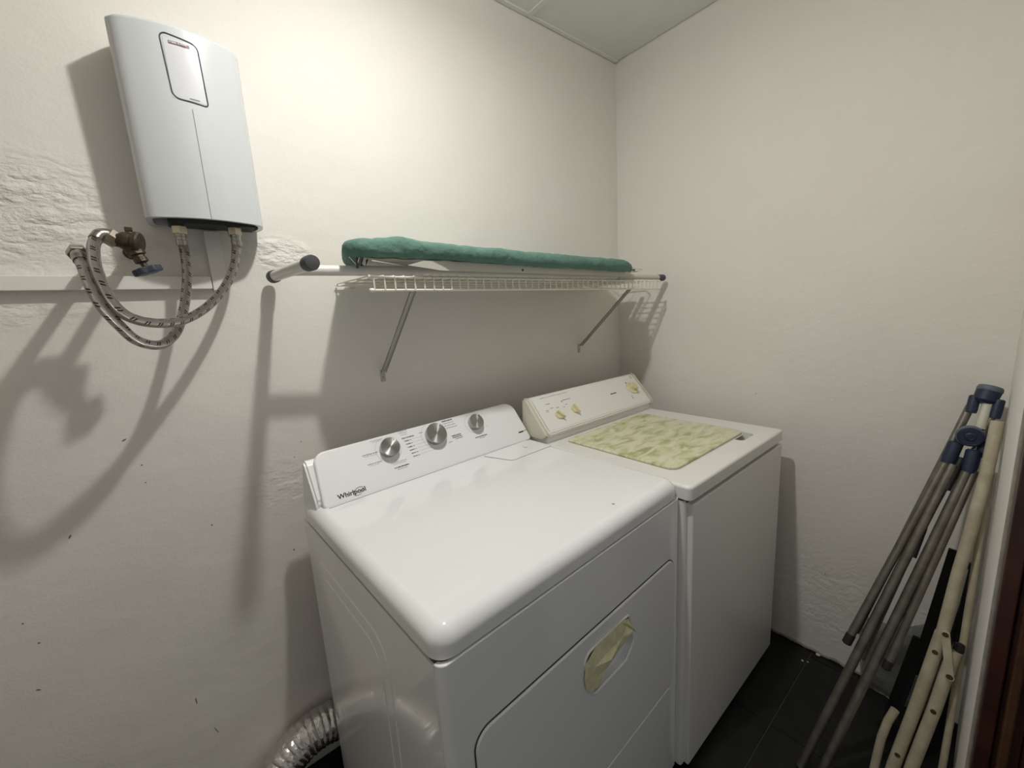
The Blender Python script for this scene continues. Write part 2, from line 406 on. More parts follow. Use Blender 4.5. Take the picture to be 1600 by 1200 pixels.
def text_obj(name, s, size, m, parent, T, bold=0.0, shear=0.0, th=0.0004, ax='LEFT', sx=1.0):
    cu = bpy.data.curves.new(name, 'FONT'); cu.body = s; cu.size = size; cu.extrude = th; cu.offset = bold
    cu.shear = shear; cu.align_x = ax; cu.resolution_u = 3
    t = bpy.data.objects.new('tmp', cu); COL.objects.link(t); bpy.context.view_layer.update()
    me = bpy.data.meshes.new_from_object(t.evaluated_get(bpy.context.evaluated_depsgraph_get()))
    bpy.data.objects.remove(t); me.name = name; me.materials.clear(); me.materials.append(m)
    me.transform(T @ Matrix.Diagonal((sx, 1, 1, 1)))
    o = bpy.data.objects.new(name, me); COL.objects.link(o); o.parent = parent
    return o

# ================================================================== ROOM
H = 2.5085
def wall(name, P, Q, z0, z1, th, m):
    """vertical slab whose room face runs from P to Q (2D), thickness th to the right of P->Q"""
    P, Q = Vector((*P, 0)), Vector((*Q, 0)); d = (Q-P).normalized(); n = Vector((d.y, -d.x, 0))*th
    bm = B(); vs = []
    for a in (P, Q, Q+n, P+n):
        for z in (z0, z1): vs.append(bm.verts.new((a.x, a.y, z)))
    for i in range(4):
        a, b, c, d2 = vs[2*i], vs[2*i+1], vs[(2*i+3) % 8], vs[(2*i+2) % 8]; bm.faces.new((a, b, c, d2))
    bm.faces.new(vs[0::2]); bm.faces.new(vs[1::2])
    return struct(obj(name, bm, m, smooth=False))
wall('wall_back', (0.12, 0), (-2.75, 0), -0.02, H+.03, 0.12, MT['wall_back'])
wall('wall_right', (0, -1.306), (0, 0), -0.02, H+.03, 0.12, MT['wall'])
wall('wall_left', (-2.75, 0), (-2.75, -1.36), -0.02, H+.03, 0.12, MT['wall'])
# front wall: short return right of the doorway, then the piece left of it, and the lintel
wall('wall_front', (-0.742, -1.3215), (0.12, -1.3035), -0.02, H+.03, 0.12, MT['wall'])
wall('wall_front', (-2.75, -1.36), (-2.05, -1.345), -0.02, H+.03, 0.10, MT['wall'])
wall('wall_front', (-2.05, -1.345), (-0.742, -1.3215), 2.12, H+.03, 0.10, MT['wall'])

# floor: tiles on a grout bed
bm = B(); box(bm, -2.9, 0.1, -3.1, 0.1, -0.03, -0.0035)
floor = struct(obj('floor', bm, MT['grout'], smooth=False))
xs = [0.0, -0.041]; x = -0.041
while x > -2.7: x -= 0.40; xs.append(max(x, -2.75))
ys = [0.0, -0.111, -0.511, -0.911, -1.311, -1.711, -2.111, -2.511, -2.911]
for i in range(len(xs)-1):
    for j in range(len(ys)-1):
        a, b_, c, d = xs[i+1], xs[i], ys[j+1], ys[j]
        if b_-a < 0.02: continue
        bm = B(); box(bm, a+.0014, b_-.0014, c+.0014, d-.0014, -0.008, -0.0006*random.random(), bev=0.0012)
        obj('tile', bm, MT['tile'], floor)

# ceiling: boards with cover battens
bm = B(); box(bm, -2.9, 0.12, -3.1, 0.12, H+0.008, H+0.05)
ceil = struct(obj('ceiling', bm, MT['ceilgap'], smooth=False))
cx = [-0.004, -0.546, -1.15, -1.754, -2.358, -2.75]
for a, b_ in zip(cx[1:], cx):
    bm = B(); box(bm, a+.004, b_-(.0 if b_ > -.01 else .004), -3.0, -0.016, H+.001, H+.008, bev=.0008); obj('ceiling_panel', bm, MT['ceil'], ceil)
for a in cx[1:-1]:
    bm = B(); box(bm, a-.011, a+.011, -3.0, -0.018, H-.0035, H+.002, bev=.0015); obj('cover_batten', bm, MT['ceil'], ceil)
bm = B(); box(bm, -2.75, -0.5565, -0.020, -0.0015, H-.004, H+.002, bev=.0015); obj('edge_batten', bm, MT['ceil'], ceil)
bm = B(); box(bm, -0.5557, -0.006, -0.019, -0.0025, H-.004, H+.002, bev=.0015); obj('edge_batten', bm, MT['ceil'], ceil)

# lamp fitting that carries the bulb (above the picture)
t = thing('ceiling_lamp', 'plain lamp holder fixed to the ceiling above the appliances', 'lamp', (LAMP[0], LAMP[1], H))
bm = B(); lathe(bm, (0, 0, 0.001), (0, 0, -1), [(0, .05), (.008, .052), (.02, .04), (.03, .022), (.055, .020), (.06, .016)]); obj('lamp_holder', bm, MT['whitep'], t)

# door lining at the right picture edge
def vprofile(name, pts, z0, z1, m, parent):
    bm = B(); A = [bm.verts.new((x, y, z0)) for x, y in pts]; C = [bm.verts.new((x, y, z1)) for x, y in pts]; k = len(pts)
    for i in range(k): bm.faces.new((A[i], A[(i+1) % k], C[(i+1) % k], C[i]))
    bm.faces.new(A[::-1]); bm.faces.new(C)
    return obj(name, bm, m, parent, ang=50)
df = bpy.data.objects.new('door_1', None); COL.objects.link(df); df['kind'] = 'structure'; df.location = (-0.75, -1.35, 0)
def dp(name, pts, m): return vprofile(name, [(x+.75, y+1.35) for x, y in pts], 0, 2.12, m, df)
dp('plaster_edge', round_poly([(-.7425, -1.3225), (-.7425, -1.36), (-.752, -1.36), (-.752, -1.3215)][::-1], .004, 4), MT['plasterend'])
dp('architrave', round_poly([(-.7535, -1.3262), (-.7535, -1.3480), (-.772, -1.3480), (-.772, -1.3285)][::-1], .003, 4), MT['wood'])
dp('lining_board', round_poly([(-.7530, -1.3482), (-.7530, -1.3780), (-.766, -1.3780), (-.766, -1.3482)][::-1], .0035, 4), MT['wood'])
dp('door_stop', round_poly([(-.7662, -1.3530), (-.7662, -1.3680), (-.776, -1.3660), (-.776, -1.3560)][::-1], .003, 4), MT['woodg'])
dp('lining_board', round_poly([(-.7530, -1.3782), (-.7530, -1.460), (-.762, -1.460), (-.762, -1.3782)][::-1], .0035, 4), MT['wood'])

# cable raceway on the wall
t = thing('cable_raceway', 'flat white plastic raceway running along the wall below the water heater', 'raceway', (-1.683, 0, 1.504))
bm = B(); box(bm, -1.06, 0.0, -0.020, 0.0, 0.0, 0.030, bev=.002); obj('horizontal_duct', bm, MT['raceway'], t)
bm = B(); box(bm, 0.0015, 0.0335, -0.018, 0.0, -0.004, 0.140, bev=.002); obj('vertical_duct', bm, MT['raceway'], t)

# ================================================================== WATER HEATER
HX0, HX1, HZ0, HZ1 = -1.785, -1.557, 1.650, 2.030
t = thing('water_heater', 'white curved tankless water heater on the wall with a dark outlined front panel', 'water heater', (-1.671, 0, HZ0))
TX = -1.671
def shell_y(x, z=1.85):
    """front surface depth of the heater casing"""
    k = (x-HX0)/(HX1-HX0)
    lean = 0.010*(z-HZ0)/(HZ1-HZ0)
    return -(0.098+0.034*math.sin(PI*min(1, max(0, k*0.94+0.03)))-0.012*k+lean)
sec = [(HX0+.004, -0.004), (HX0+.001, -0.03), (HX0, -0.075)]
n = 22
xsn = [HX0+.001+(HX1-HX0-.014)*i/n for i in range(n+1)]
def section(z):
    q = [(HX0+.006, -0.004), (HX0+.002, -0.03), (HX0, -0.075)]
    q += [(x, shell_y(x, z)+(0.010 if i == 0 else 0.002 if i == 1 else 0)) for i, x in enumerate(xsn)]
    yl = shell_y(xsn[-1], z)
    q += [(HX1-.008, yl+.008), (HX1-.003, yl+.022), (HX1, yl+.045), (HX1, -.03), (HX1-.006, -.004)]
    return q
bm = B(); lv = [(HZ0, .0), (HZ0+.004, 0)]+[(HZ0+.004+(HZ1-HZ0-.010)*i/12, 0) for i in range(1, 13)]+[(HZ1-.003, .0015), (HZ1, .005)]
rings = []
for z, ins in lv:
    q = section(z); cxm = sum(a for a, b in q)/len(q); cym = -.06
    rings.append([bm.verts.new((a-TX+(cxm-a)*ins*8, b+(cym-b)*ins*8, z-HZ0)) for a, b in q])
for A, C in zip(rings, rings[1:]):
    for i in range(len(A)): bm.faces.new((A[i], A[(i+1) % len(A)], C[(i+1) % len(A)], C[i]))
bm.faces.new(rings[-1])
# skirt turned under along the bottom rim, leaving the underside open
q = section(HZ0); cxm = sum(a for a, b in q)/len(q)
rin = [bm.verts.new((a-TX+(cxm-a)*.10, b+(-.06-b)*.16, 0)) for a, b in q]
rup = [bm.verts.new((a-TX+(cxm-a)*.10, b+(-.06-b)*.16, .02)) for a, b in q]
for A, C in ((rings[0], rin), (rin, rup)):
    for i in range(len(A)): bm.faces.new((A[i], A[(i+1) % len(A)], C[(i+1) % len(A)], C[i]))
bm.faces.new(rup)
obj('casing', bm, MT['heater'], t, ang=45)
bm = B(); box(bm, -0.075, 0.095, -0.075, -0.012, -0.003, 0.018, bev=.002); obj('underside_plate', bm, MT['dark'], t)
# outlined panel
zb, zt_ = 1.886, 2.012; xl, xr = -1.702, -1.638
loop = round_poly([(xl+.004, zb+.004), (xr, zb), (xr-.003, zt_-.008), (xl-.001, zt_)], [.014, .006, .014, .010], 6)
den = []
for i in range(len(loop)):
    a, b_ = Vector(loop[i]), Vector(loop[(i+1) % len(loop)]); k = max(1, int((b_-a).length/.008))
    den += [tuple(a+(b_-a)*j/k) for j in range(k)]
bm = B()
fr = []
for u, v in den+[den[0], den[1]]: fr.append((u-TX, shell_y(u, v)-.0004, v-HZ0))
tube(bm, fr, 0.0013, 6, cap=False); obj('panel_outline', bm, MT['frame'], t)
bm = B(); cy_ = [(sum(u for u, v in den)/len(den)), (sum(v for u, v in den)/len(den))]
grid = []
cols = 8
zs0 = [zb+.004+(zt_-.010-zb-.004)*j/10 for j in range(11)]
for z in zs0: grid.append([bm.verts.new((xl+.0035+(xr-xl-.006)*i/cols-TX, shell_y(xl+.0035+(xr-xl-.006)*i/cols, z)-.0005, z-HZ0)) for i in range(cols+1)])
for j in range(10):
    for i in range(cols): bm.faces.new((grid[j][i], grid[j][i+1], grid[j+1][i+1], grid[j+1][i]))
obj('front_panel', bm, MT['heaterp'], t)
def heater_strip(name, x0, x1, z0, z1, m, dz=0, off=.0009):
    bm = B(); k = 8; A = []
    for j in (0, 1):
        A.append([bm.verts.new((x0+(x1-x0)*i/k-TX, shell_y(x0+(x1-x0)*i/k, z0)-off, (z1 if j else z0)-HZ0+dz*i/k)) for i in range(k+1)])
    for i in range(k): bm.faces.new((A[0][i], A[0][i+1], A[1][i+1], A[1][i]))
    return obj(name, bm, m, t)
bs = heater_strip('brand_strip', -1.690, -1.655, 1.9925, 1.9985, MT['red'])
T_ = frame_T((-1.689-TX, shell_y(-1.673, 2.0)-.0014, 1.9938-HZ0), (1, -.06, 0), (0, 0, 1))
text_obj('brand_lettering', 'STIEBEL ELTRON', 0.0046, MT['whitep'], t, T_, bold=.0001, th=.0001, sx=.86)
heater_strip('small_lettering', -1.670, -1.652, 1.893, 1.8948, MT['frame'])
bm = B(); tube(bm, [(-1.668-TX, shell_y(-1.668, z)-.0002, z-HZ0) for z in [HZ0+.002+.222*i/10 for i in range(11)]], .0011, 6); obj('centre_seam', bm, MT['paleink'], t)
bm = B(); box(bm, -1.702-TX, -1.684-TX, shell_y(-1.69)+.012, shell_y(-1.69)+.018, HZ1-HZ0-.001, HZ1-HZ0+.002, bev=.0008); obj('top_latch', bm, MT['dark'], t)
for x_ in (-1.7285, -1.6225):
    bm = B(); cyl(bm, (x_-TX, -.06, .016), (x_-TX, -.06, -.010), .0095, seg=18); obj('threaded_outlet', bm, MT['brass'], t)

# ================================================================== VALVE AND HOSES
t = thing('stop_valve', 'tarnished brass stop valve with a blue handle left of the hoses', 'valve', (-1.820, 0, 1.590))
O = Vector((-1.820, 0, 1.590))
V = lambda x, y, z: (Vector((x, y, z))-O)
bm = B(); cyl(bm, V(-1.822, -.0005, 1.588), V(-1.822, -.16, 1.588), .0105, seg=18); lathe(bm, V(-1.822, -.0008, 1.588), (0, -1, 0), [(0, .015), (.003, .015), (.006, .0105)]); obj('wall_pipe', bm, MT['brass'], t)
bm = B(); ax = Vector((.92, -.36, -.16)).normalized(); c0 = Vector(V(-1.816, -.175, 1.585))
lathe(bm, c0-ax*.026, ax, [(0, .011), (.004, .013), (.012, .0135), (.018, .017), (.026, .0185), (.034, .0165)]); obj('valve_body', bm, MT['brass'], t)
bm = B(); lathe(bm, c0+ax*.008, ax, [(0, .0175), (.003, .0205), (.010, .0205), (.0125, .018), (.013, .004)]); obj('end_plug', bm, MT['brass'], t)
bm = B(); box(bm, -.006, .006, -.0035, .0035, -.004, .004, bev=.001, T=Matrix.Translation(c0+Vector((.004, -.004, .0225)))); obj('body_lug', bm, MT['brass'], t)
nx = Vector((.34, -.10, -.93)).normalized()
bm = B(); lathe(bm, c0+nx*.010, nx, [(0, .0150), (.010, .0130), (.011, .0150), (.018, .0150), (.019, .0105), (.024, .0105), (.025, .0115), (.033, .0115), (.034, .0055), (.048, .005)], seg=8); obj('valve_neck', bm, MT['brass'], t, ang=25)
hc = c0+nx*.060
bm = B(); hx = Vector((.90, .05, .30)).normalized()
Th = frame_T(hc, hx, Vector((0, -1, 0)))
slab(bm, [(0.0225*math.cos(a)*(1+.10*math.cos(6*a)), 0.0185*math.sin(a)*(1+.10*math.cos(6*a))) for a in [2*PI*i/36 for i in range(36)]], -.0065, .0065, .0025, .0025, T=Th, k=2)
obj('handle', bm, MT['bluepl'], t)

def hexnut(name, a, b, r, m, parent, seg=6):
    bm = B(); a, b = Vector(a), Vector(b); L_ = (b-a).length
    lathe(bm, a, b-a, [(0, r*.90), (.0015, r), (L_-.0015, r), (L_, r*.90)], seg=seg)
    return obj(name, bm, m, parent, ang=20)
def make_hose(label, P, r, nutA, nutB):
    t = thing('braided_hose', label, 'hose', tuple(P[-1]))
    O = Vector(P[-1]); Q = [Vector(p)-O for p in P]
    bm = B(); tube(bm, smooth_path(Q, 10), r, 20, uv=True); obj('braid', bm, MT['braid'], t)
    a, ad_, rn, m = nutA; ad_ = Vector(ad_).normalized(); a = Vector(a)-O
    hexnut('hex_nut', a-ad_*.009, a+ad_*.010, rn, m, t)
    SP = smooth_path(Q, 10); q = []; ar = 0
    for i, p in enumerate(SP):
        if i: ar += (p-SP[i-1]).length
        if ar > .036: break
        if ar >= .006: q.append(p)
    bm = B(); tube(bm, q, lambda f, s_: r*(1.22 if f < .75 else 1.14), 20); obj('ferrule', bm, MT['ferr'], t)
    a, ad_, rn, m = nutB; ad_ = Vector(ad_).normalized(); a = Vector(a)-O
    hexnut('hex_nut', a-ad_*.009, a+ad_*.009, rn, m, t)
    bm = B(); lathe(bm, a+ad_*.008, ad_, [(0, r*1.22), (.006, r*1.22), (.007, r*1.08), (.014, r*1.08), (.015, r*1.22), (.026, r*1.14), (.027, r)], seg=20); obj('ferrule', bm, MT['ferr'], t)
    return t
HOSE1 = [(-1.8383, -0.1680, 1.5900), (-1.8461, -0.1700, 1.5963), (-1.8558, -0.1760, 1.5935), (-1.8642, -0.1880, 1.5770), (-1.8670, -0.2020, 1.5563), (-1.8670, -0.2170, 1.5313), (-1.8625, -0.2300, 1.4990), (-1.8547, -0.2350, 1.4660), (-1.8414, -0.2320, 1.4419), (-1.8191, -0.2150, 1.4276), (-1.7855, -0.1850, 1.4222), (-1.7504, -0.1500, 1.4288), (-1.7059, -0.1150, 1.4564), (-1.6637, -0.0850, 1.5019), (-1.6349, -0.0680, 1.5539), (-1.6230, -0.0610, 1.6026), (-1.6210, -0.0600, 1.6378)]
HOSE2 = [(-1.8913, -0.1650, 1.5606), (-1.8886, -0.1850, 1.5509), (-1.8831, -0.2100, 1.5250), (-1.8769, -0.2300, 1.4888), (-1.8671, -0.2350, 1.4536), (-1.8524, -0.2250, 1.4222), (-1.8365, -0.2050, 1.3938), (-1.8138, -0.1800, 1.3795), (-1.7927, -0.1550, 1.3810), (-1.7698, -0.1250, 1.4038), (-1.7518, -0.1000, 1.4460), (-1.7382, -0.0800, 1.4943), (-1.7299, -0.0690, 1.5388), (-1.7270, -0.0620, 1.5830), (-1.7280, -0.0600, 1.6176), (-1.7285, -0.0600, 1.6331)]
make_hose('braided steel hose from the brass valve to the right heater outlet',
  HOSE1, .0096, (HOSE1[0], Vector(HOSE1[1])-Vector(HOSE1[0]), .0165, MT['nickel']), (HOSE1[-1], (0, 0, -1), .0155, MT['ivorynut']))
make_hose('braided steel hose hanging lowest, joined to the left heater outlet',
  HOSE2, .0096, (HOSE2[0], Vector(HOSE2[1])-Vector(HOSE2[0]), .0165, MT['nickel']), (HOSE2[-1], (0, 0, -1), .0155, MT['ivorynut']))
t = thing('wall_outlet', 'short metal pipe outlet in the wall behind the leftmost hose end', 'pipe', (-1.90, 0, 1.56))
a0 = Vector(HOSE2[0])
bm = B(); cyl(bm, (a0.x+1.90, -.0005, a0.z-1.56), (a0.x+1.90, a0.y+.010, a0.z-1.56), .0100, seg=18); lathe(bm, (a0.x+1.90, -.0008, a0.z-1.56), (0, -1, 0), [(0, .014), (.003, .014), (.006, .010)]); obj('pipe', bm, MT['nickel'], t)

# ================================================================== WIRE SHELF
SX0, SX1, SD = -1.385, -0.120, 0.300
def sz(x, y=0): return 1.5105-0.011*(x-SX0)/(SX1-SX0)+0.004*(1-abs(y)/SD)
t = thing('wire_shelf', 'white wire wall shelf carrying the folded ironing board', 'shelf', (SX0, 0, 1.50))
O = Vector((SX0, 0, 1.50))
for y, dz, r in ((-.012, -.004, .0028), (-.10, -.004, .0026), (-.20, -.004, .0026), (-SD, -.004, .0030), (-SD, -.036, .0032)):
    bm = B(); cyl(bm, Vector((SX0, y, sz(SX0, y)+dz))-O, Vector((SX1, y, sz(SX1, y)+dz))-O, r, seg=8); obj('long_rod', bm, MT['wire'], t)
nw = 47
for i in range(nw):
    x = SX0+.006+(SX1-SX0-.012)*i/(nw-1)
    P = [Vector((x, -.008, sz(x, 0)))-O, Vector((x, -SD+.004, sz(x, -SD)))-O, Vector((x, -SD-.003, sz(x, -SD)-.004))-O, Vector((x, -SD-.0035, sz(x, -SD)-.036))-O]
    bm = B(); tube(bm, P, .0021, 6); obj('cross_wire', bm, MT['wire'], t)
for x in (SX0, SX1):
    s_ = 1 if x == SX0 else -1
    for dz in (-.004, -.036):
        bm = B(); lathe(bm, Vector((x-s_*.006, -SD, sz(x, -SD)+dz))-O, (s_, 0, 0), [(0, .003), (.002, .0052), (.012, .0052), (.013, .004)], 12); obj('end_cap', bm, MT['wire'], t)
for x, zw in ((-1.268, 1.236), (-0.312, 1.228)):
    a = Vector((x, -.285, sz(x, -SD)-.034)); b_ = Vector((x, -.012, zw))
    d = (b_-a).normalized(); up = Vector((1, 0, 0))
    bm = B(); Tm = frame_T(a-O, d, up)
    L_ = (b_-a).length
    box(bm, 0, L_, -.0075, .0075, -.0012, .0012, T=Tm); box(bm, 0, L_, -.0075, -.0060, -.0012, .006, T=Tm); box(bm, 0, L_, .0060, .0075, -.0012, .006, T=Tm)
    box(bm, -.0075, .0075, -.0016, .0016, -.034, .004, bev=.001, T=Matrix.Translation(b_-O+Vector((0, .010, 0))))
    br = obj('brace', bm, MT['brace'], t)
    bm = B(); lathe(bm, b_-O+Vector((0, .0085, -.020)), (0, -1, 0), [(0, .0034), (.0015, .003), (.002, .001)], 10); obj('screw', bm, MT['nickel'], br)
for k in range(5):
    x = SX0+.05+k*.29
    bm = B(); box(bm, -.008, .008, -.010, .0, -.012, .006, bev=.002, T=Matrix.Translation(Vector((x, -.0015, sz(x)-.001))-O)); obj('wall_clip', bm, MT['wire'], t)

# ================================================================== IRONING BOARD (folded, on the shelf)
t = thing('ironing_board', 'folded ironing board with a green cloth cover lying on the wire shelf', 'ironing board', (-0.95, -.18, 1.515))
O = Vector((-0.95, -.18, 1.515))
raw = round_poly([(-1.440, -.286), (-1.16, -.345), (-.42, -.354), (-.287, -.285), (-.280, -.075), (-.42, -.018), (-1.16, -.030), (-1.372, -.062)], [.055, .25, .08, .058, .058, .08, .25, .058], 8)
pts = []
for i in range(len(raw)):
    a, b_ = Vector(raw[i]), Vector(raw[(i+1) % len(raw)]); k = max(1, int((b_-a).length/.012))
    pts += [tuple(a+(b_-a)*j/k) for j in range(k)]
def bz(x): return 1.538+0.020*max(0, (-.9-x)/.55)-.012*max(0, (x+.9)/.6)
def board_verts(z0, z1, r, rings_in, wr):
    bm = B(); lay = []
    for j in range(7):
        a = PI*j/6; lay.append((r*(1-math.sin(a)), (z0+z1)/2-(z1-z0)/2*math.cos(a)))
    lay = [(rings_in, z0+.004), (rings_in*.6, z0+.001)]+lay
    rg = []
    for d, z in lay:
        q = inset(pts, d) if d > 1e-6 else pts
        row = []
        for (x, y) in q:
            nn = noise.noise(Vector((x*16, y*16, z*30)))*.7+noise.noise(Vector((x*45+z*60, y*40, z*40+5)))*.7
            e = wr*nn
            bumpz = .010*math.exp(-((x+1.30)/.055)**2)*(1 if z > z0+.02 else .2)*(1 if y < -.18 else 0)
            row.append(bm.verts.new(Vector((x, y-e*.8*(1 if y < -.18 else -1), bz(x)-1.538+z+e*.6+bumpz))-O))
        rg.append(row)
    m_ = len(pts)
    for A, C in zip(rg, rg[1:]):
        for i in range(m_): bm.faces.new((A[i], A[(i+1) % m_], C[(i+1) % m_], C[i]))
    q1 = inset(pts, r+.02)
    row = [bm.verts.new(Vector((x, y, bz(x)-1.538+z1+.0015*noise.noise(Vector((x*15, y*15, 0)))))-O) for x, y in q1]
    for i in range(m_): bm.faces.new((rg[-1][i], rg[-1][(i+1) % m_], row[(i+1) % m_], row[i]))
    bm.faces.new(row)
    return bm
bm = board_verts(1.538, 1.581, .017, .045, .0045); obj('cloth_cover', bm, MT['green'], t, ang=80)
# hem of the cover
bm = B(); q = inset(pts, .045); P = [Vector((x, y, bz(x)-1.538+1.5415+.001*math.sin(x*90)))-O for x, y in q]; tube(bm, P+[P[0]], .0016, 5, cap=False); obj('cover_hem', bm, MT['foam'], t)
# steel underframe: shallow sheet metal pan
q = inset(pts, .050); bm = B()
r0 = [bm.verts.new(Vector((x, y, bz(x)-1.538+1.545))-O) for x, y in q]; q2 = inset(pts, .060)
r1 = [bm.verts.new(Vector((x, y, bz(x)-1.538+1.5385))-O) for x, y in q2]; 
for i in range(len(q)): bm.faces.new((r0[i], r0[(i+1) % len(q)], r1[(i+1) % len(q)], r1[i]))
bm.faces.new(r1); bm.faces.new(r0)
obj('steel_underside', bm, MT['ivorym'], t)
bm = B(); slab(bm, [(-1.385, 1.541), (-1.20, 1.522), (-.40, 1.512), (-.345, 1.524), (-.40, 1.534), (-1.05, 1.543), (-1.25, 1.5455), (-1.30, 1.532), (-1.385, 1.5435)], .316, .322, T=Matrix.Translation(-O) @ Matrix(((1, 0, 0, 0), (0, 0, -1, 0), (0, 1, 0, 0), (0, 0, 0, 1)))); obj('side_rail', bm, MT['ivorym'], t)
bm = B(); lathe(bm, Vector((-.915, -.3215, 1.527))-O, (0, -1, 0), [(0, .004), (.0006, .004), (.0008, .001)], 10); obj('rivet', bm, MT['dark'], t)  # flat dark disc painting the shade in a small hole of the rail
# front leg: T with cross foot sticking out at the left
fA, fB = Vector((-1.548, -.040, 1.532)), Vector((-1.527, -.345, 1.530))
mid = fA+(fB-fA)*.52
bm = B(); cyl(bm, fA-O, fB-O, .0135, seg=20); obj('cross_foot', bm, MT['wtube'], t)
for a, b_ in ((fA, fB), (fB, fA)):
    d = (a-b_).normalized()
    bm = B(); lathe(bm, a-d*.022-O, d, [(0, .0150), (.002, .0160), (.028, .0165), (.036, .0145), (.0375, .004)], 22); obj('rubber_foot', bm, MT['gcap'], t)
bm = B(); tube(bm, [mid-O, Vector((-1.40, -.21, 1.531))-O, Vector((-1.20, -.235, 1.529))-O, Vector((-.30, -.260, 1.5185))-O], .0128, 18); obj('leg_tube', bm, MT['wtube'], t)
bm = B(); tube(bm, [Vector((-1.28, -.09, 1.528))-O, Vector((-.16, -.10, 1.517))-O], .0105, 16); obj('leg_tube', bm, MT['ivorym'], t)
# rear foot at the right
g0, g1 = Vector((-.36, -.262, 1.5165)), Vector((-.080, -.272, 1.5130))
bm = B(); tube(bm, [g0-O, g1-O], .0115, 18); obj('rear_foot', bm, MT['ivorym'], t)
d = (g1-g0).normalized(); bm = B(); lathe(bm, g1-d*.004-O, d, [(0, .0118), (.002, .0130), (.036, .0145), (.043, .013), (.045, .004)], 22); obj('rubber_foot', bm, MT['gcap'], t)
# iron rest: bent wires and flat tabs beyond the board's right end
zz = [(-.30, -.16, 1.568), (-.26, -.16, 1.566), (-.235, -.16, 1.559), (-.205, -.16, 1.573), (-.165, -.16, 1.560), (-.130, -.16, 1.577)]
bm = B(); tube(bm, [Vector(p)-O for p in zz], .0016, 8); obj('iron_rest_wire', bm, MT['chrome'], t)
bm = B(); tube(bm, [Vector(p)-O for p in [(-.30, -.05, 1.56), (-.15, -.05, 1.553), (-.125, -.12, 1.552), (-.125, -.21, 1.552), (-.15, -.24, 1.552), (-.30, -.24, 1.555)]], .0025, 8); obj('iron_rest_frame', bm, MT['wire'], t)
bm = B(); box(bm, -.30+.95, -.150+.95, -.215+.18, -.195+.18, 1.543-1.515, 1.547-1.515, bev=.001); obj('flat_tab', bm, MT['ivorym'], t)
bm = B(); box(bm, -.33+.95, -.175+.95, -.185+.18, -.045+.18, 1.546-1.515, 1.549-1.515, bev=.001); obj('iron_rest_plate', bm, MT['ivorym'], t)
bm = B(); lathe(bm, Vector((-.175, -.207, 1.547))-O, (0, 0, 1), [(0, .010), (.008, .009), (.014, .005), (.015, .001)], 14); obj('rubber_knob', bm, MT['gcap'], t)
for dx in (-.012, .012):
    bm = B(); tube(bm, [Vector((-1.408+dx, -.27, 1.556))-O, Vector((-1.398, -.255, 1.538))-O], .0011, 6); obj('catch_wire', bm, MT['chrome'], t)
bm = B(); cyl(bm, Vector((-1.398, -.262, 1.561))-O, Vector((-1.398, -.255, 1.532))-O, .0032, seg=10); obj('catch', bm, MT['gcap'], t)

# ================================================================== DRYER
DW = 0.757
t = thing('clothes_dryer', 'large glossy white dryer with three silver knobs, nearest the camera', 'dryer', (-0.789, -0.774, 0), 0.052)
DRY = t
TXZ = lambda y: Matrix(((1, 0, 0, 0), (0, 0, 1, y), (0, 1, 0, 0), (0, 0, 0, 1)))   # (u,v,n)->(x=u,z=v,y=y+n)
bm = B(); slab(bm, rrect(-DW+.0005, -.0005, .0205, .690, .002, 3), .018, .880); obj('cabinet', bm, MT['white'], t)
bm = B(); box(bm, -DW+.0022, -.0022, .0170, .0215, .020, .882); obj('panel_gap', bm, MT['gap'], t)
for x in (-DW+.04, -.04):
    for y in (.06, .64):
        bm = B(); cyl(bm, (x, y, 0.0005), (x, y, .020), .02, .016, seg=14); obj('foot', bm, MT['black'], t)
# side panel with a shallow pressed field
bm = B(); Tm = frame_T((-DW+.0010, 0, 0), (0, 1, 0), (0, 0, 1)); Tm = Matrix(((0, 0, -1, -DW+.001), (1, 0, 0, 0), (0, 1, 0, 0), (0, 0, 0, 1)))
slab(bm, rrect(.20, .64, .09, .80, .07, 8), -.001, .0022, .002, T=Tm, k=3); obj('pressed_side_field', bm, MT['white'], t)
bm = B(); slab(bm, rrect(.235, .60, .13, .765, .06, 8), .0020, .0034, .0012, T=Tm, k=3); obj('pressed_side_field', bm, MT['white'], t)
# front panel
bm = B(); slab(bm, round_poly([(-DW, -.0003), (0, -.0003), (0, .0180), (-DW, .0180)], [.016, .016, 0, 0], 6), .018, .8860, .0025, .002, k=3); dfp = obj('front_panel', bm, MT['white'], t)
# lid
bm = B()
slab(bm, round_poly([(-DW-.001, .0015), (.001, .0015), (.001, .685), (-DW-.001, .685)], [.034, .034, .032, .032], 8), .8890, .938, .030, .001, k=8)
obj('lid', bm, MT['white'], t, ang=60)
bm = B(); slab(bm, rrect(-DW+.004, -.004, .006, .68, .02, 4), .8780, .8900); obj('lid_gap', bm, MT['gap'], t)
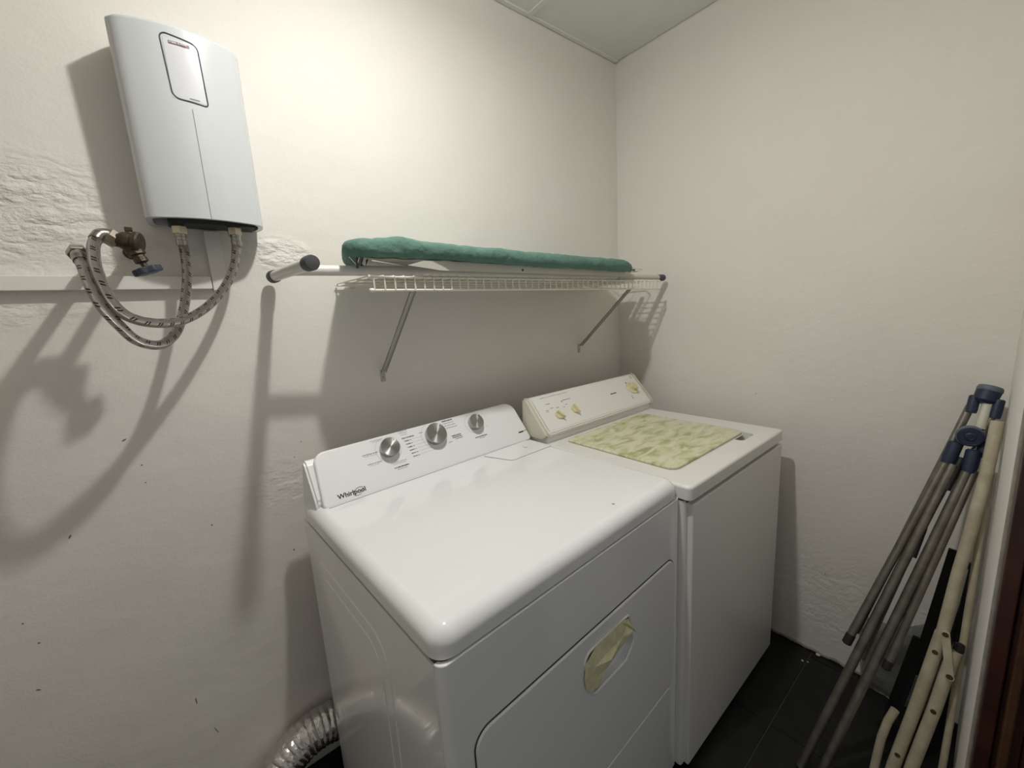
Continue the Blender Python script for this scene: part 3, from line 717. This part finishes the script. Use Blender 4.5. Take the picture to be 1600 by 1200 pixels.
# door with recess
def front_slab(pts, d0, d1, r, name, m, parent):
    bm = B(); Tm = Matrix(((1, 0, 0, 0), (0, 0, -1, 0), (0, 1, 0, 0), (0, 0, 0, 1)))  # (u,v,n)->(u,-n,v)
    slab(bm, pts, d0, d1, r, T=Tm, k=4); return obj(name, bm, m, parent)
dp_ = [(-.708, .338), (-.036, .338), (-.036, .727), (-.708, .727)]
dgp = front_slab(round_poly([(a+(-.0025 if a < -.3 else .0025), b_+(-.0025 if b_ < .5 else .0025)) for a, b_ in dp_], .035, 8), -.002, .0016, 0, 'door_gap', MT['gap'], t)
door = front_slab(round_poly(dp_, .033, 8), -.016, .0055, .004, 'door', MT['white'], t)
for tgt in (door, dgp, dfp):
    cut = B(); slab(cut, inset(round_poly([(-.405, .572), (-.275, .572), (-.240, .605), (-.262, .688), (-.434, .688)], [.020, .020, .018, .012, .022], 6), 0 if tgt is door else -.004), -.0150, .05, 0, T=Matrix(((1, 0, 0, 0), (0, 0, -1, 0), (0, 1, 0, 0), (0, 0, 0, 1))))
    boolean(tgt, cut)
front_slab(round_poly([(-.408, .569), (-.272, .569), (-.237, .604), (-.259, .691), (-.437, .691)], [.020, .020, .018, .012, .022], 6), -.0148, -.0085, .004, 'handle_recess', MT['white'], door)
lip = round_poly([(-.405, .572), (-.275, .572), (-.240, .605), (-.262, .688), (-.434, .688)], [.020, .020, .018, .012, .022], 6)
bm = B(); P = [(a, -.0052, b_) for a, b_ in lip]; tube(bm, P+[P[0]], .0032, 8, cap=False); obj('handle_lip', bm, MT['white'], door)
front_slab(round_poly([(-.700, .03), (-.044, .03), (-.044, .325), (-.700, .325)], .02, 6), -.004, .0022, .002, 'lower_panel', MT['white'], t)
# small drop of paint / chip on lid
bm = B(); lathe(bm, (-.236, .050, .9375), (0, 0, 1), [(0, .0045), (.0012, .003), (.0016, .001)], 10); obj('chip_mark', bm, MT['greyink'], t)
bm = B(); lathe(bm, (-.355, .42, .9375), (0, 0, 1), [(0, .0018), (.0008, .001)], 8); obj('chip_mark', bm, MT['greyink'], t)
# console body and fascia
YB, ZB, YT, ZT = .575, .936, .655, 1.062
FS = Vector((0, YT-YB, ZT-ZB)).normalized(); FL = math.hypot(YT-YB, ZT-ZB)
FT = frame_T((0, YB, ZB), (1, 0, 0), FS)
bm = B(); prof = [(YB+.020, .936), (YB+.018, .952), (YT-.006, ZT-.022), (YT+.006, ZT-.012), (YT+.018, ZT-.020), (.712, .945), (.712, .90), (.60, .90)]
A = [bm.verts.new((-DW+.012, y, z)) for y, z in prof]; C = [bm.verts.new((-.008, y, z)) for y, z in prof]
for i in range(len(prof)): bm.faces.new((A[i], A[(i+1) % len(prof)], C[(i+1) % len(prof)], C[i]))
bm.faces.new(A[::-1]); bm.faces.new(C)
bmesh.ops.bevel(bm, geom=[e for e in bm.edges], offset=.006, segments=3, affect='EDGES')
obj('console_housing', bm, MT['whitep'], t)
out = round_poly([(-.733, -.002), (.008, -.002), (-.012, .156), (-.722, .150)], [.012, .010, .045, .032], 8)
bm = B(); slab(bm, out, -.012, .004, .006, .002, T=FT, k=4); obj('console_fascia', bm, MT['whitep'], t)
bm = B(); box(bm, -.722, -.004, .5668, .5690, .9374, .9388); obj('fascia_seam', bm, MT['greyink'], t)
bm = B(); slab(bm, [(-DW+.03, .568), (-.004, .568), (-.004, .60), (-DW+.03, .60)], .90, .9385); obj('fascia_base_strip', bm, MT['whitep'], t)  # white plastic strip on the lid under the fascia's lower edge
for u, s_, r in ((-.522, .107, .0285), (-.365, .109, .0345), (-.205, .112, .0265)):
    Tm = FT @ Matrix.Translation((u, s_, .004))
    k = bpy.data.objects.new('knob', None)
    bm = B(); lathe(bm, (0, 0, 0), (0, 0, 1), [(0, r*.93), (.003, r*.95), (.0195, r), (.0212, r*.985), (.0220, r*.95), (.0218, r*.60), (.0217, r*.30), (.0216, .0004)], 40)
    o = obj('knob', bm, MT['steel'], t, ang=30); o.matrix_local = Tm
    bm = B(); box(bm, r*.72, r*.93, -.0008, .0008, .0226, .0234, T=Matrix.Rotation(.85, 4, 'Z')); obj('knob_marker', bm, MT['ink'], o)
    bm = B(); P = [Tm @ Vector(((r+.010)*math.cos(a), (r+.010)*math.sin(a), .0002)) for a in [2*PI*i/40*(.8)+1.9 for i in range(41)]]
    tube(bm, P, .0005, 4, cap=False); obj('dial_ring', bm, MT['paleink'], t)
def dash(u0, u1, s, h, m, parent=t, T=FT, n=.0042, nm='printed_line'):
    bm = B(); box(bm, u0, u1, s-h/2, s+h/2, n, n+.0003, T=T); return obj(nm, bm, m, parent, smooth=False)
def words(u0, u1, s, h, m, parent=t, T=FT, n=.0042, nm='printed_words'):
    """row of tiny unreadable print: short blocks of uneven width"""
    bm = B(); u = u0
    while u < u1:
        w_ = random.uniform(.0012, .0042); box(bm, u, min(u+w_, u1), s-h/2, s+h/2*random.uniform(.6, 1), n, n+.0003, T=T); u += w_+random.uniform(.0006, .0016)
    return obj(nm, bm, m, parent, smooth=False)
words(-.600, -.556, .107, .0032, MT['greyink']); words(-.597, -.560, .102, .0022, MT['paleink'])
words(-.594, -.552, .078, .0030, MT['greyink']); words(-.588, -.560, .073, .0020, MT['paleink'])
words(-.568, -.528, .142, .0028, MT['paleink']); words(-.560, -.532, .138, .0020, MT['paleink'])
words(-.530, -.480, .062, .0028, MT['paleink']); words(-.524, -.484, .057, .0020, MT['paleink'])
words(-.524, -.478, .046, .0036, MT['ink']); words(-.516, -.486, .040, .0024, MT['greyink'])
words(-.478, -.448, .150, .0030, MT['paleink']); words(-.476, -.448, .144, .0030, MT['paleink'])
words(-.472, -.432, .126, .0036, MT['ink'])
words(-.470, -.450, .137, .0024, MT['paleink'])
for i in range(6):
    s_ = .116-.0105*i
    words(-.467+.002*i, -.452+.002*i, s_, .0034, MT['ink']); words(-.450+.002*i, -.444+.002*i, s_, .003, MT['greyink'])
    dash(-.440+.002*i, -.404+(0 if i < 2 else .006*(i-1)), s_+.001, .0008, MT['paleink'])
words(-.413, -.399, .129, .003, MT['greyink'])
for i in range(4): words(-.322+.002*i, -.284+.004*i+(i == 0)*.002, .146-.0085*i, .0042 if i == 0 else .0022, MT['ink'] if i == 0 else MT['greyink'])
words(-.308, -.272, .090, .0038, MT['ink']); words(-.306, -.270, .084, .0034, MT['ink']); words(-.298, -.268, .078, .003, MT['greyink'])
words(-.326, -.312, .073, .0028, MT['greyink'])
words(-.224, -.174, .062, .0034, MT['ink']); words(-.208, -.184, .056, .0022, MT['greyink'])
words(-.214, -.196, .072, .0018, MT['paleink']); words(-.165, -.155, .090, .002, MT['paleink'])
dash(-.040, -.016, .033, .0048, MT['ink'], nm='badge_bar'); dash(-.014, .000, .034, .0040, MT['paleink'], nm='badge_bar')
lg = text_obj('brand_lettering', 'Whirlpool', .0175, MT['ink'], t, FT @ Matrix.Translation((-.694, .0125, .0044)), bold=.00035, sx=1.02)
bm = B(); P = [FT @ Vector((-.640+.015*math.cos(a), .0175+.0085*math.sin(a)*(1)+.004*math.cos(a), .0046)) for a in [PI*1.05*i/16-.6 for i in range(17)]]
tube(bm, P, .0006, 4); obj('brand_swoosh', bm, MT['ink'], lg)
bm = B(); P = [FT @ Vector((-.643+.012*math.cos(a), .0155+.0085*math.sin(a), .0046)) for a in [PI*.9*i/12+PI*1.05 for i in range(13)]]
tube(bm, P, .0005, 4); obj('brand_swoosh', bm, MT['ink'], lg)
# lint screen door on the lid
lp = round_poly([(-.196, .452), (-.018, .452), (-.018, .555), (-.232, .555)], [.014, .006, .002, .004], 5)
bm = B(); slab(bm, inset(lp, -.0018), .937, .9386); obj('lint_door_gap', bm, MT['greyink'], t)
bm = B(); slab(bm, lp, .9375, .9415, .0022, k=3); lint = obj('lint_door', bm, MT['white'], t)
bm = B(); slab(bm, [(-.095, .498), (-.082, .498), (-.090, .522)], .9412, .9418); obj('arrow_mark', bm, MT['paleink'], lint)
# masking tape over the handle recess
t = thing('tape_piece', 'crumpled yellow masking tape stuck over the dryer door handle', 'tape', (-0.789, -0.774, 0), 0.052)
bm = B()
G = [[(-.428, -.009, .672), (-.395, -.0100, .692), (-.350, -.0105, .693), (-.300, -.0105, .693), (-.270, -.0095, .684)],
     [(-.434, -.0085, .640), (-.405, -.014, .652), (-.358, -.012, .655), (-.300, -.0125, .655), (-.262, -.018, .652)],
     [(-.430, -.0085, .612), (-.405, -.0105, .622), (-.352, -.018, .636), (-.305, -.011, .634), (-.246, -.0105, .640)],
     [(-.414, -.0085, .590), (-.392, -.012, .594), (-.356, -.010, .612), (-.318, -.0090, .622), (-.285, -.010, .632)]]
gv = [[bm.verts.new(p) for p in row] for row in G]
for j in range(3):
    for i in range(4): bm.faces.new((gv[j][i], gv[j][i+1], gv[j+1][i+1], gv[j+1][i]))
bmesh.ops.triangulate(bm, faces=bm.faces); 
r = bmesh.ops.solidify(bm, geom=bm.faces[:], thickness=.0006)
obj('tape_strip', bm, MT['tape'], t, ang=12)
bm = B(); f = [bm.verts.new(p) for p in ((-.300, -.0125, .690), (-.285, -.020, .684), (-.240, -.014, .632), (-.262, -.0185, .652))]; bm.faces.new(f)
bmesh.ops.solidify(bm, geom=bm.faces[:], thickness=.0006); obj('folded_edge', bm, MT['tape'], t, ang=12)

# ================================================================== WASHER
WW = .683
t = thing('washing_machine', 'older white top loading washer with a green stained lid in the corner', 'washing machine', (-0.1121, -0.7937, 0), 0.0111)
bm = B(); slab(bm, rrect(-WW+.003, -.002, .012, .655, .008, 3), .018, .878); obj('cabinet', bm, MT['white2'], t)
for x in (-WW+.05, -.05):
    for y in (.06, .6):
        bm = B(); cyl(bm, (x, y, 0.0005), (x, y, .020), .02, .016, seg=14); obj('foot', bm, MT['black'], t)
Tf = Matrix(((1, 0, 0, 0), (0, 0, -1, 0), (0, 1, 0, 0), (0, 0, 0, 1)))
bm = B(); slab(bm, round_poly([(-WW+.018, .022), (-.002, .022), (-.002, .868), (-WW+.018, .868)], .004, 3), -.014, .004, .004, T=Tf, k=3); fp = obj('front_panel', bm, MT['white2'], t)
bm = B(); slab(bm, rrect(-WW+.006, -.006, .010, .64, .01, 4), .872, .887); obj('lid_gap', bm, MT['gap'], t)
bm = B(); slab(bm, round_poly([(-WW, -.006), (0, -.006), (0, .640), (-WW, .640)], [.016, .016, .01, .01], 6), .884, .9235, .009, .001, k=5); top = obj('top_panel', bm, MT['white2'], t)
cut = B(); slab(cut, rrect(-.222, -.120, .045, .120, .02, 6), .905, .95, -.0); bmesh.ops.rotate(cut, verts=cut.verts, cent=(-.17, .045, .92), matrix=Matrix.Rotation(-.32, 3, 'X')); boolean(top, cut)
# raised back ledge carrying the console
bm = B(); slab(bm, rrect(-WW+.002, -.002, .535, .650, .01, 4), .915, .950, .008, k=3); obj('rear_ledge', bm, MT['white2'], t)
ld_ = round_poly([(-.612, .078), (-.128, .078), (-.128, .500), (-.612, .500)], [.030, .030, .02, .02], 7)
bm = B(); slab(bm, inset(ld_, -.004), .9225, .9246, .001, k=2); obj('lid_rim', bm, MT['white2'], t)
bm = B(); slab(bm, inset(ld_, -.0008), .9230, .9255); obj('lid_shadow_gap', bm, MT['greyink'], t)
bm = B(); slab(bm, ld_, .9248, .9330, .004, .002, k=4); obj('lid', bm, MT['marble'], t)
# console
cY0, cZ0, cY1, cZ1 = .520, .962, .625, 1.080
prof = [(cY0, cZ0), (cY1, cZ1), (.648, 1.076), (.656, .940), (.580, .940), (.545, .945), (cY0+.004, .950)]
def console_piece(x0, x1, grow, name, m, bev):
    bm = B(); cy, cz = .60, 1.0
    q = [((y-cy)*(1+grow)+cy, (z-cz)*(1+grow)+cz if z > .941 else z) for y, z in prof]
    A = [bm.verts.new((x0, y, z)) for y, z in q]; C = [bm.verts.new((x1, y, z)) for y, z in q]; k = len(q)
    for i in range(k): bm.faces.new((A[i], A[(i+1) % k], C[(i+1) % k], C[i]))
    bm.faces.new(A[::-1]); bm.faces.new(C)
    bmesh.ops.bevel(bm, geom=bm.edges[:], offset=bev, segments=3, affect='EDGES')
    return obj(name, bm, m, t)
console_piece(-.672, -.022, 0.0, 'console', MT['white2'], .004)
console_piece(-.690, -.671, .035, 'end_cap', MT['cream'], .007)
console_piece(-.0225, .003, .035, 'end_cap', MT['cream'], .007)
CS = Vector((0, cY1-cY0, cZ1-cZ0)).normalized(); CT = frame_T((0, cY0, cZ0), (1, 0, 0), CS)
bm = B(); slab(bm, rrect(-.668, -.026, .010, .150, .004, 3), -.002, .0015, .001, T=CT, k=2); obj('console_plate', bm, MT['white2'], t)
def wknob(u, s_, r, rot, big=False):
    Tm = CT @ Matrix.Translation((u, s_, .0015)) @ Matrix.Rotation(rot, 4, 'Z')
    bm = B()
    if big: lathe(bm, (0, 0, 0), (0, 0, 1), [(0, r), (.003, r), (.006, r*.92), (.007, r*.6), (.008, r*.55), (.022, r*.48), (.024, r*.40), (.0245, .001)], 32)
    else: lathe(bm, (0, 0, 0), (0, 0, 1), [(0, r), (.003, r), (.007, r*.88), (.008, .001)], 26)
    o = obj('knob', bm, MT['knob'], t); o.matrix_local = Tm
    bm = B()
    if big: slab(bm, round_poly([(-.020, -.004), (.020, -.004), (.020, .004), (-.020, .004)], .003, 3), .006, .028, .002, k=2)
    else: slab(bm, round_poly([(-r*1.0, -.0035), (r*.9, -.0035), (r*1.5, 0), (r*.9, .0035), (-r*1.0, .0035)], [.003, .002, .001, .002, .003], 3), .004, .020, .002, k=2)
    obj('finger_grip', bm, MT['knob'], o)
    bm = B(); box(bm, r*1.02, r*1.28, -.001, .001, .0, .002); obj('pointer_tip', bm, MT['greyink'], o)
wknob(-.585, .060, .017, -1.0); wknob(-.492, .066, .017, -1.45); wknob(-.088, .088, .031, -1.1, True)
bm = B(); box(bm, -.0015, .0015, .031, .039, 0, .0015, T=CT @ Matrix.Translation((-.088, .088, .0015)) @ Matrix.Rotation(.45, 4, 'Z')); obj('pointer_tip', bm, MT['ink'], t)
ww = lambda a, b_, s_, h, m: words(a, b_, s_, h, m, parent=t, T=CT, n=.0016)
ww(-.628, -.475, .1455, .0022, MT['greyink'])
ww(-.615, -.594, .116, .0036, MT['greyink']); ww(-.525, -.480, .116, .0038, MT['greyink']); ww(-.534, -.528, .112, .008, MT['greyink'])
ww(-.632, -.618, .090, .0035, MT['greyink']); ww(-.632, -.620, .084, .0035, MT['paleink']); ww(-.606, -.590, .096, .0032, MT['greyink']); ww(-.575, -.562, .092, .004, MT['greyink'])
ww(-.540, -.530, .087, .0035, MT['greyink']); ww(-.522, -.512, .096, .004, MT['greyink'])
dash(-.245, -.205, .086, .0042, MT['ink'], parent=t, T=CT, n=.0016, nm='badge_bar')
for s_ in (.148, .142, .136): ww(-.052, -.034, s_, .0025, MT['greyink'])
ww(-.128, -.118, .050, .003, MT['greyink']); ww(-.128, -.120, .044, .003, MT['greyink']); ww(-.130, -.118, .038, .003, MT['greyink'])

# ================================================================== EXHAUST DUCT
t = thing('foil_duct', 'silver corrugated foil duct curling behind the dryer onto the floor', 'duct', (-1.80, -.20, 0))
O = Vector((-1.80, -.20, 0))
P = smooth_path([Vector(p)-O for p in [(-1.46, -.062, .085), (-1.535, -.060, .150), (-1.62, -.060, .172), (-1.70, -.066, .150), (-1.765, -.085, .095), (-1.80, -.125, .0645), (-1.815, -.20, .0605), (-1.82, -.30, .0605)]], 60)
L_ = sum((b_-a).length for a, b_ in zip(P, P[1:]))
def rr(f, s): return .0535+.0034*abs(math.sin(PI*s/.0165))**.6
bm = B(); tube(bm, P, rr, 40, cap=False)
for v in bm.verts:
    v.co += Vector((noise.noise(v.co*90), noise.noise(v.co*90+Vector((9, 0, 0))), noise.noise(v.co*90+Vector((0, 9, 0)))))*.0022
obj('corrugated_sleeve', bm, MT['foil'], t, ang=180)

# ================================================================== FOLDED CLOTHES AIRER (right)
t = thing('clothes_airer', 'folded clothes airer with navy hubs and dull steel tubes leaning in the right corner', 'clothes airer', (-.50, -1.04, 0))
O = Vector((-.50, -1.04, 0))
def T3(name, P, r, m, seg=14, parent=None):
    bm = B(); tube(bm, [Vector(p)-O for p in P], r, seg); return obj(name, bm, m, parent or t)
AX = Vector((-.44, .25, -1.12)).normalized()
side = Vector((0, 1, 0))-AX*AX.y; side.normalize()
fwd = AX.cross(side).normalized()
if fwd.x > 0: fwd = -fwd                 # toward the camera
# top hub
hub1 = Vector((-.082, -1.270, 1.115))
bm = B(); lathe(bm, hub1-AX*.012-O, AX, [(0, .018), (.001, .0235), (.006, .0255), (.012, .0255), (.016, .0235)], 30); obj('top_hub', bm, MT['navyg'], t)
bm = B(); lathe(bm, hub1+AX*.003-O, AX, [(0, .0245), (.026, .0235), (.034, .016)], 30); obj('hub_body', bm, MT['navy'], t)
sk1 = []
for sd, a, b_ in ((1, (-.090, -1.246, 1.100), (-.104, -1.243, 1.058)), (-1, (-.092, -1.290, 1.094), (-.107, -1.286, 1.050))):
    a, b_ = Vector(a), Vector(b_); d = (b_-a).normalized(); bm = B()
    lathe(bm, a-O, d, [(0, .0095), (.003, .0115), (.040, .0118), ((b_-a).length+.004, .0108)], 18); obj('tube_socket', bm, MT['navy'], t)
T3('mast', [(-.088, -1.272, 1.100), (-.122, -1.264, 1.015)], .0110, MT['ptube'], 20)
# lower hub
hub2 = Vector((-.152, -1.2500, 0.998)); f2 = Vector((-1, -.12, -.02)).normalized()
bm = B(); lathe(bm, hub2-f2*.018-O, f2, [(0, .024), (.003, .0275), (.016, .0285), (.018, .027), (.019, .025)], 34); obj('lower_hub', bm, MT['navyg'], t)
bm = B(); lathe(bm, hub2+f2*.002-O, f2, [(0, .0255), (.004, .0255), (.005, .022), (.0042, .0205), (.005, .019), (.0042, .012), (.006, .010), (.0065, .007), (.0055, .006), (.0058, .001)], 34); obj('hub_face', bm, MT['navy'], t)
for a, b_ in (((-.140, -1.226, .975), (-.160, -1.214, .915)), ((-.148, -1.260, .962), (-.168, -1.256, .902)), ((-.128, -1.278, .985), (-.140, -1.276, .940))):
    a, b_ = Vector(a), Vector(b_); d = (b_-a).normalized(); bm = B()
    lathe(bm, a-O, d, [(0, .012), (.004, .0155), (.045, .016), ((b_-a).length, .0135)], 20); obj('tube_socket', bm, MT['navy'], t)
def along(a, b_, k): return tuple(Vector(a)+(Vector(b_)-Vector(a))*k)
T1a, T1b = (-.158, -1.213, .922), (-.371, -1.074, .379)
T3('arm_tube', [T1a, T1b], .0103, MT['rtube'])
d = (Vector(T1b)-Vector(T1a)).normalized(); bm = B(); lathe(bm, Vector(T1b)-d*.028-O, d, [(0, .0106), (.002, .0114), (.030, .0116), (.033, .009), (.0335, .002)], 18); obj('end_cap', bm, MT['black'], t)
T3('leg_tube', [(-.162, -1.226, .915), along((-.158, -1.226, .921), (-.524, -1.016, -.011), .984)], .0115, MT['rtube'])
T3('leg_tube', [(-.168, -1.254, .905), along((-.163, -1.256, .910), (-.509, -1.068, .027), 1.008)], .0115, MT['rtube'])
T4a, T4b = (-.165, -1.266, .908), (-.378, -1.164, .362)
T3('arm_tube', [T4a, T4b], .0095, MT['rtube'])
d = (Vector(T4b)-Vector(T4a)).normalized(); bm = B(); lathe(bm, Vector(T4b)-d*.022-O, d, [(0, .0098), (.002, .0106), (.024, .0108), (.027, .008), (.0275, .002)], 18); obj('end_cap', bm, MT['black'], t)
T3('back_tube', [(-.095, -1.240, 1.070), (-.140, -1.208, .930), (-.335, -1.085, .400)], .0095, MT['rtube'])
T3('back_tube', [(-.098, -1.284, 1.062), (-.165, -1.245, .880), (-.300, -1.185, .520)], .0085, MT['rtube'])
T3('back_tube', [(-.150, -1.236, .93), (-.235, -1.176, .690), (-.360, -1.108, .340)], .0085, MT['rtube'])
T3('back_tube', [(-.150, -1.262, .92), (-.245, -1.206, .690), (-.340, -1.152, .440)], .0080, MT['rtube'])
T3('sliding_rod', [(-.160, -1.236, .915), (-.225, -1.192, .745)], .0028, MT['chrome'], 8)
T3('rod_sleeve', [(-.150, -1.240, .935), (-.187, -1.221, .847)], .0085, MT['black'])
T3('rod_sleeve', [(-.229, -1.190, .740), (-.262, -1.178, .657)], .0088, MT['black'])
bm = B(); lathe(bm, Vector((-.318, -1.178, .515))-O, (-.4, .25, -1), [(0, .006), (.002, .0085), (.012, .008), (.013, .002)], 12); obj('end_cap', bm, MT['black'], t)

# ================================================================== IVORY FOLDING FRAME
t = thing('folding_stand', 'stained ivory tubular folding stand with rusty rivets leaning by the door', 'folding stand', (-.40, -1.22, 0))
O = Vector((-.40, -1.22, 0))
T3('upper_tube', [(-.150, -1.2930, 1.048), (-.188, -1.288, .917), (-.229, -1.277, .764), (-.261, -1.266, .643), (-.298, -1.256, .493), (-.306, -1.252, .462)], .0128, MT['ivory'], 20)
T3('leg_tube', [(-.300, -1.2545, .485), (-.313, -1.248, .433), (-.352, -1.229, .275), (-.399, -1.203, .085), (-.412, -1.197, .016)], .0138, MT['ivory'], 20)
T3('leg_tube', [(-.306, -1.2815, .450), (-.323, -1.274, .392), (-.348, -1.2625, .289), (-.391, -1.239, .118), (-.412, -1.228, .016)], .0138, MT['ivory'], 20)
T3('rear_leg', [(-.362, -1.190, .232), (-.374, -1.180, .195), (-.386, -1.172, .143), (-.398, -1.168, .080), (-.412, -1.165, .010)], .0100, MT['ivory'], 16)
def rail_y(p): return (p[0], max(p[1], -1.2965), p[2])
T3('rear_rail', [rail_y(p) for p in [(-.150, -1.294, .985), (-.205, -1.2935, .772), (-.270, -1.2935, .496), (-.330, -1.292, .245), (-.370, -1.290, .012)]], .0075, MT['ivory'], 14)
# hinge link and rivets
a, b_ = Vector((-.3135, -1.262, .492)), Vector((-.3385, -1.280, .392))
bm = B(); d = (b_-a).normalized(); sd = d.cross(Vector((-1, 0, .1))).normalized(); Tm = frame_T(a-O, d, sd)
if Tm.col[2][0] > 0: Tm = frame_T(a-O, d, -sd)
L_ = (b_-a).length
slab(bm, round_poly([(-.011, -.0085), (L_+.010, -.0085), (L_+.010, .0085), (-.011, .0085)], .0080, 6), -.0015, .0020, .001, T=Tm, k=2); obj('hinge_link', bm, MT['ivory'], t)
nv = Tm.col[2].to_3d()
for p, r in ((a, .0075), (b_, .0080)):
    bm = B(); lathe(bm, p+nv*.0015-O, nv, [(0, r), (.0012, r*.95), (.0016, r*.65), (.0008, r*.5), (.001, .001)], 16); obj('rivet', bm, MT['rust'], t)
    bm = B(); P_ = [p+nv*.0026-O+(Tm.col[0].to_3d()*math.cos(a_)+Tm.col[1].to_3d()*math.sin(a_))*r for a_ in [2*PI*i/20 for i in range(21)]]; tube(bm, P_, .0011, 5, cap=False); obj('washer_ring', bm, MT['ivory'], t)
cam_p = Vector((-1.766, -1.306, 1.404))
for p in ((-.313, -1.248, .433), (-.350, -1.2615, .283), (-.389, -1.2085, .125)):
    p = Vector(p); v = (cam_p-p); v = (v-Vector((-.25, .09, -1)).normalized()*v.dot(Vector((-.25, .09, -1)).normalized())).normalized()
    bm = B(); lathe(bm, p+v*.0132-O, v, [(0, .0062), (.0012, .0058), (.0014, .001)], 14); obj('rivet', bm, MT['rust'], t)
bm = B(); lathe(bm, Vector((-.290, -1.2885, .470))-O, (-.35, -.05, -1), [(0, .004), (.003, .0095), (.020, .0095), (.026, .006), (.027, .001)], 16); obj('plastic_stop', bm, MT['black'], t)

# ================================================================== BLACK FOLDED STOOL PARTS BEHIND
t = thing('folding_stool', 'black folding stool with flat slats standing behind the ivory stand', 'stool', (-.12, -1.22, 0))
O = Vector((-.12, -1.22, 0))
def flat(name, a, b_, w_, th, m):
    a, b_ = Vector(a), Vector(b_); bm = B(); d = (b_-a).normalized()
    Tm = frame_T(a-O, d, Vector((0, 1, 0))); box(bm, 0, (b_-a).length, -w_/2, w_/2, -th/2, th/2, bev=.002, T=Tm); return obj(name, bm, m, t)
flat('flat_slat', (-.10, -1.250, .638), (-.125, -1.205, .20), .026, .012, MT['blackw'])
flat('flat_slat', (-.112, -1.206, .318), (-.155, -1.163, .008), .036, .012, MT['blackw'])
flat('flat_slat', (-.135, -1.2855, .52), (-.155, -1.281, .05), .020, .010, MT['black'])
bm = B(); tube(bm, [Vector((-.118, -1.2865, .605))-O, Vector((-.130, -1.280, .50))-O, Vector((-.150, -1.262, .30))-O], .0052, 12); obj('frame_tube', bm, MT['black'], t)
bm = B(); lathe(bm, Vector((-.117, -1.2870, .622))-O, (-.11, .06, -1), [(0, .004), (.003, .0085), (.016, .0085), (.022, .0065), (.023, .002)], 14); obj('end_cap', bm, MT['black'], t)

# ================================================================== POLYTHENE SHEET
bm = B(); g = []
nu, nv_ = 26, 26
for j in range(nv_+1):
    row = []
    for i in range(nu+1):
        u, v = i/nu, j/nv_
        y = -1.055-.20*u+.03*(v-.5)*(1-u); z = .006+(.26+.12*u)*v*(1-.15*math.sin(PI*u))
        x = -.030-.020*(1-v)+.016*noise.noise(Vector((u*3.3, v*3.3, 1)))+.008*noise.noise(Vector((u*9, v*9, 4)))
        row.append(bm.verts.new((x, y, z)))
    g.append(row)
for j in range(nv_):
    for i in range(nu): bm.faces.new((g[j][i], g[j][i+1], g[j+1][i+1], g[j+1][i]))
bmesh.ops.solidify(bm, geom=bm.faces[:], thickness=.0007)
tag(obj('plastic_bag', bm, MT['bag'], ang=180), 'crumpled clear plastic bag slumped against the wall behind the airer legs', 'bag')

# crumbs of plaster by the skirting
for k, (x, y, r) in enumerate(((-.013, -.932, .0065), (-.085, -.901, .0035), (-.078, -.916, .0025))):
    bm = B(); bmesh.ops.create_icosphere(bm, subdivisions=2, radius=r)
    for v in bm.verts: v.co *= 1+.3*noise.noise(v.co*300+Vector((k, 0, 0)))
    bmesh.ops.scale(bm, vec=(1, 1.2, .6), verts=bm.verts); bmesh.ops.translate(bm, vec=(0, 0, r*.55), verts=bm.verts)
    tag(obj('plaster_crumb', bm, MT['chip'], loc=(x, y, 0)), ['largest pale plaster crumb on the floor tiles against the right wall', 'small pale crumb on the dark tile beside the washer', 'tiniest pale crumb on the dark tile, nearest the airer legs'][k], 'crumb')
# rough plaster fillet where the right wall meets the tiles
bm = B(); P = []
for i in range(60):
    y = -.76-.42*i/59; P.append(Vector((-.004-.004*abs(noise.noise(Vector((y*40, 0, 0)))), y, .006+.006*noise.noise(Vector((y*30, 3, 0))))))
tube(bm, P, lambda f, s: .004+.0035*abs(noise.noise(Vector((s*60, 7, 0)))), 8); struct(obj('baseboard_right', bm, MT['plasterend']))
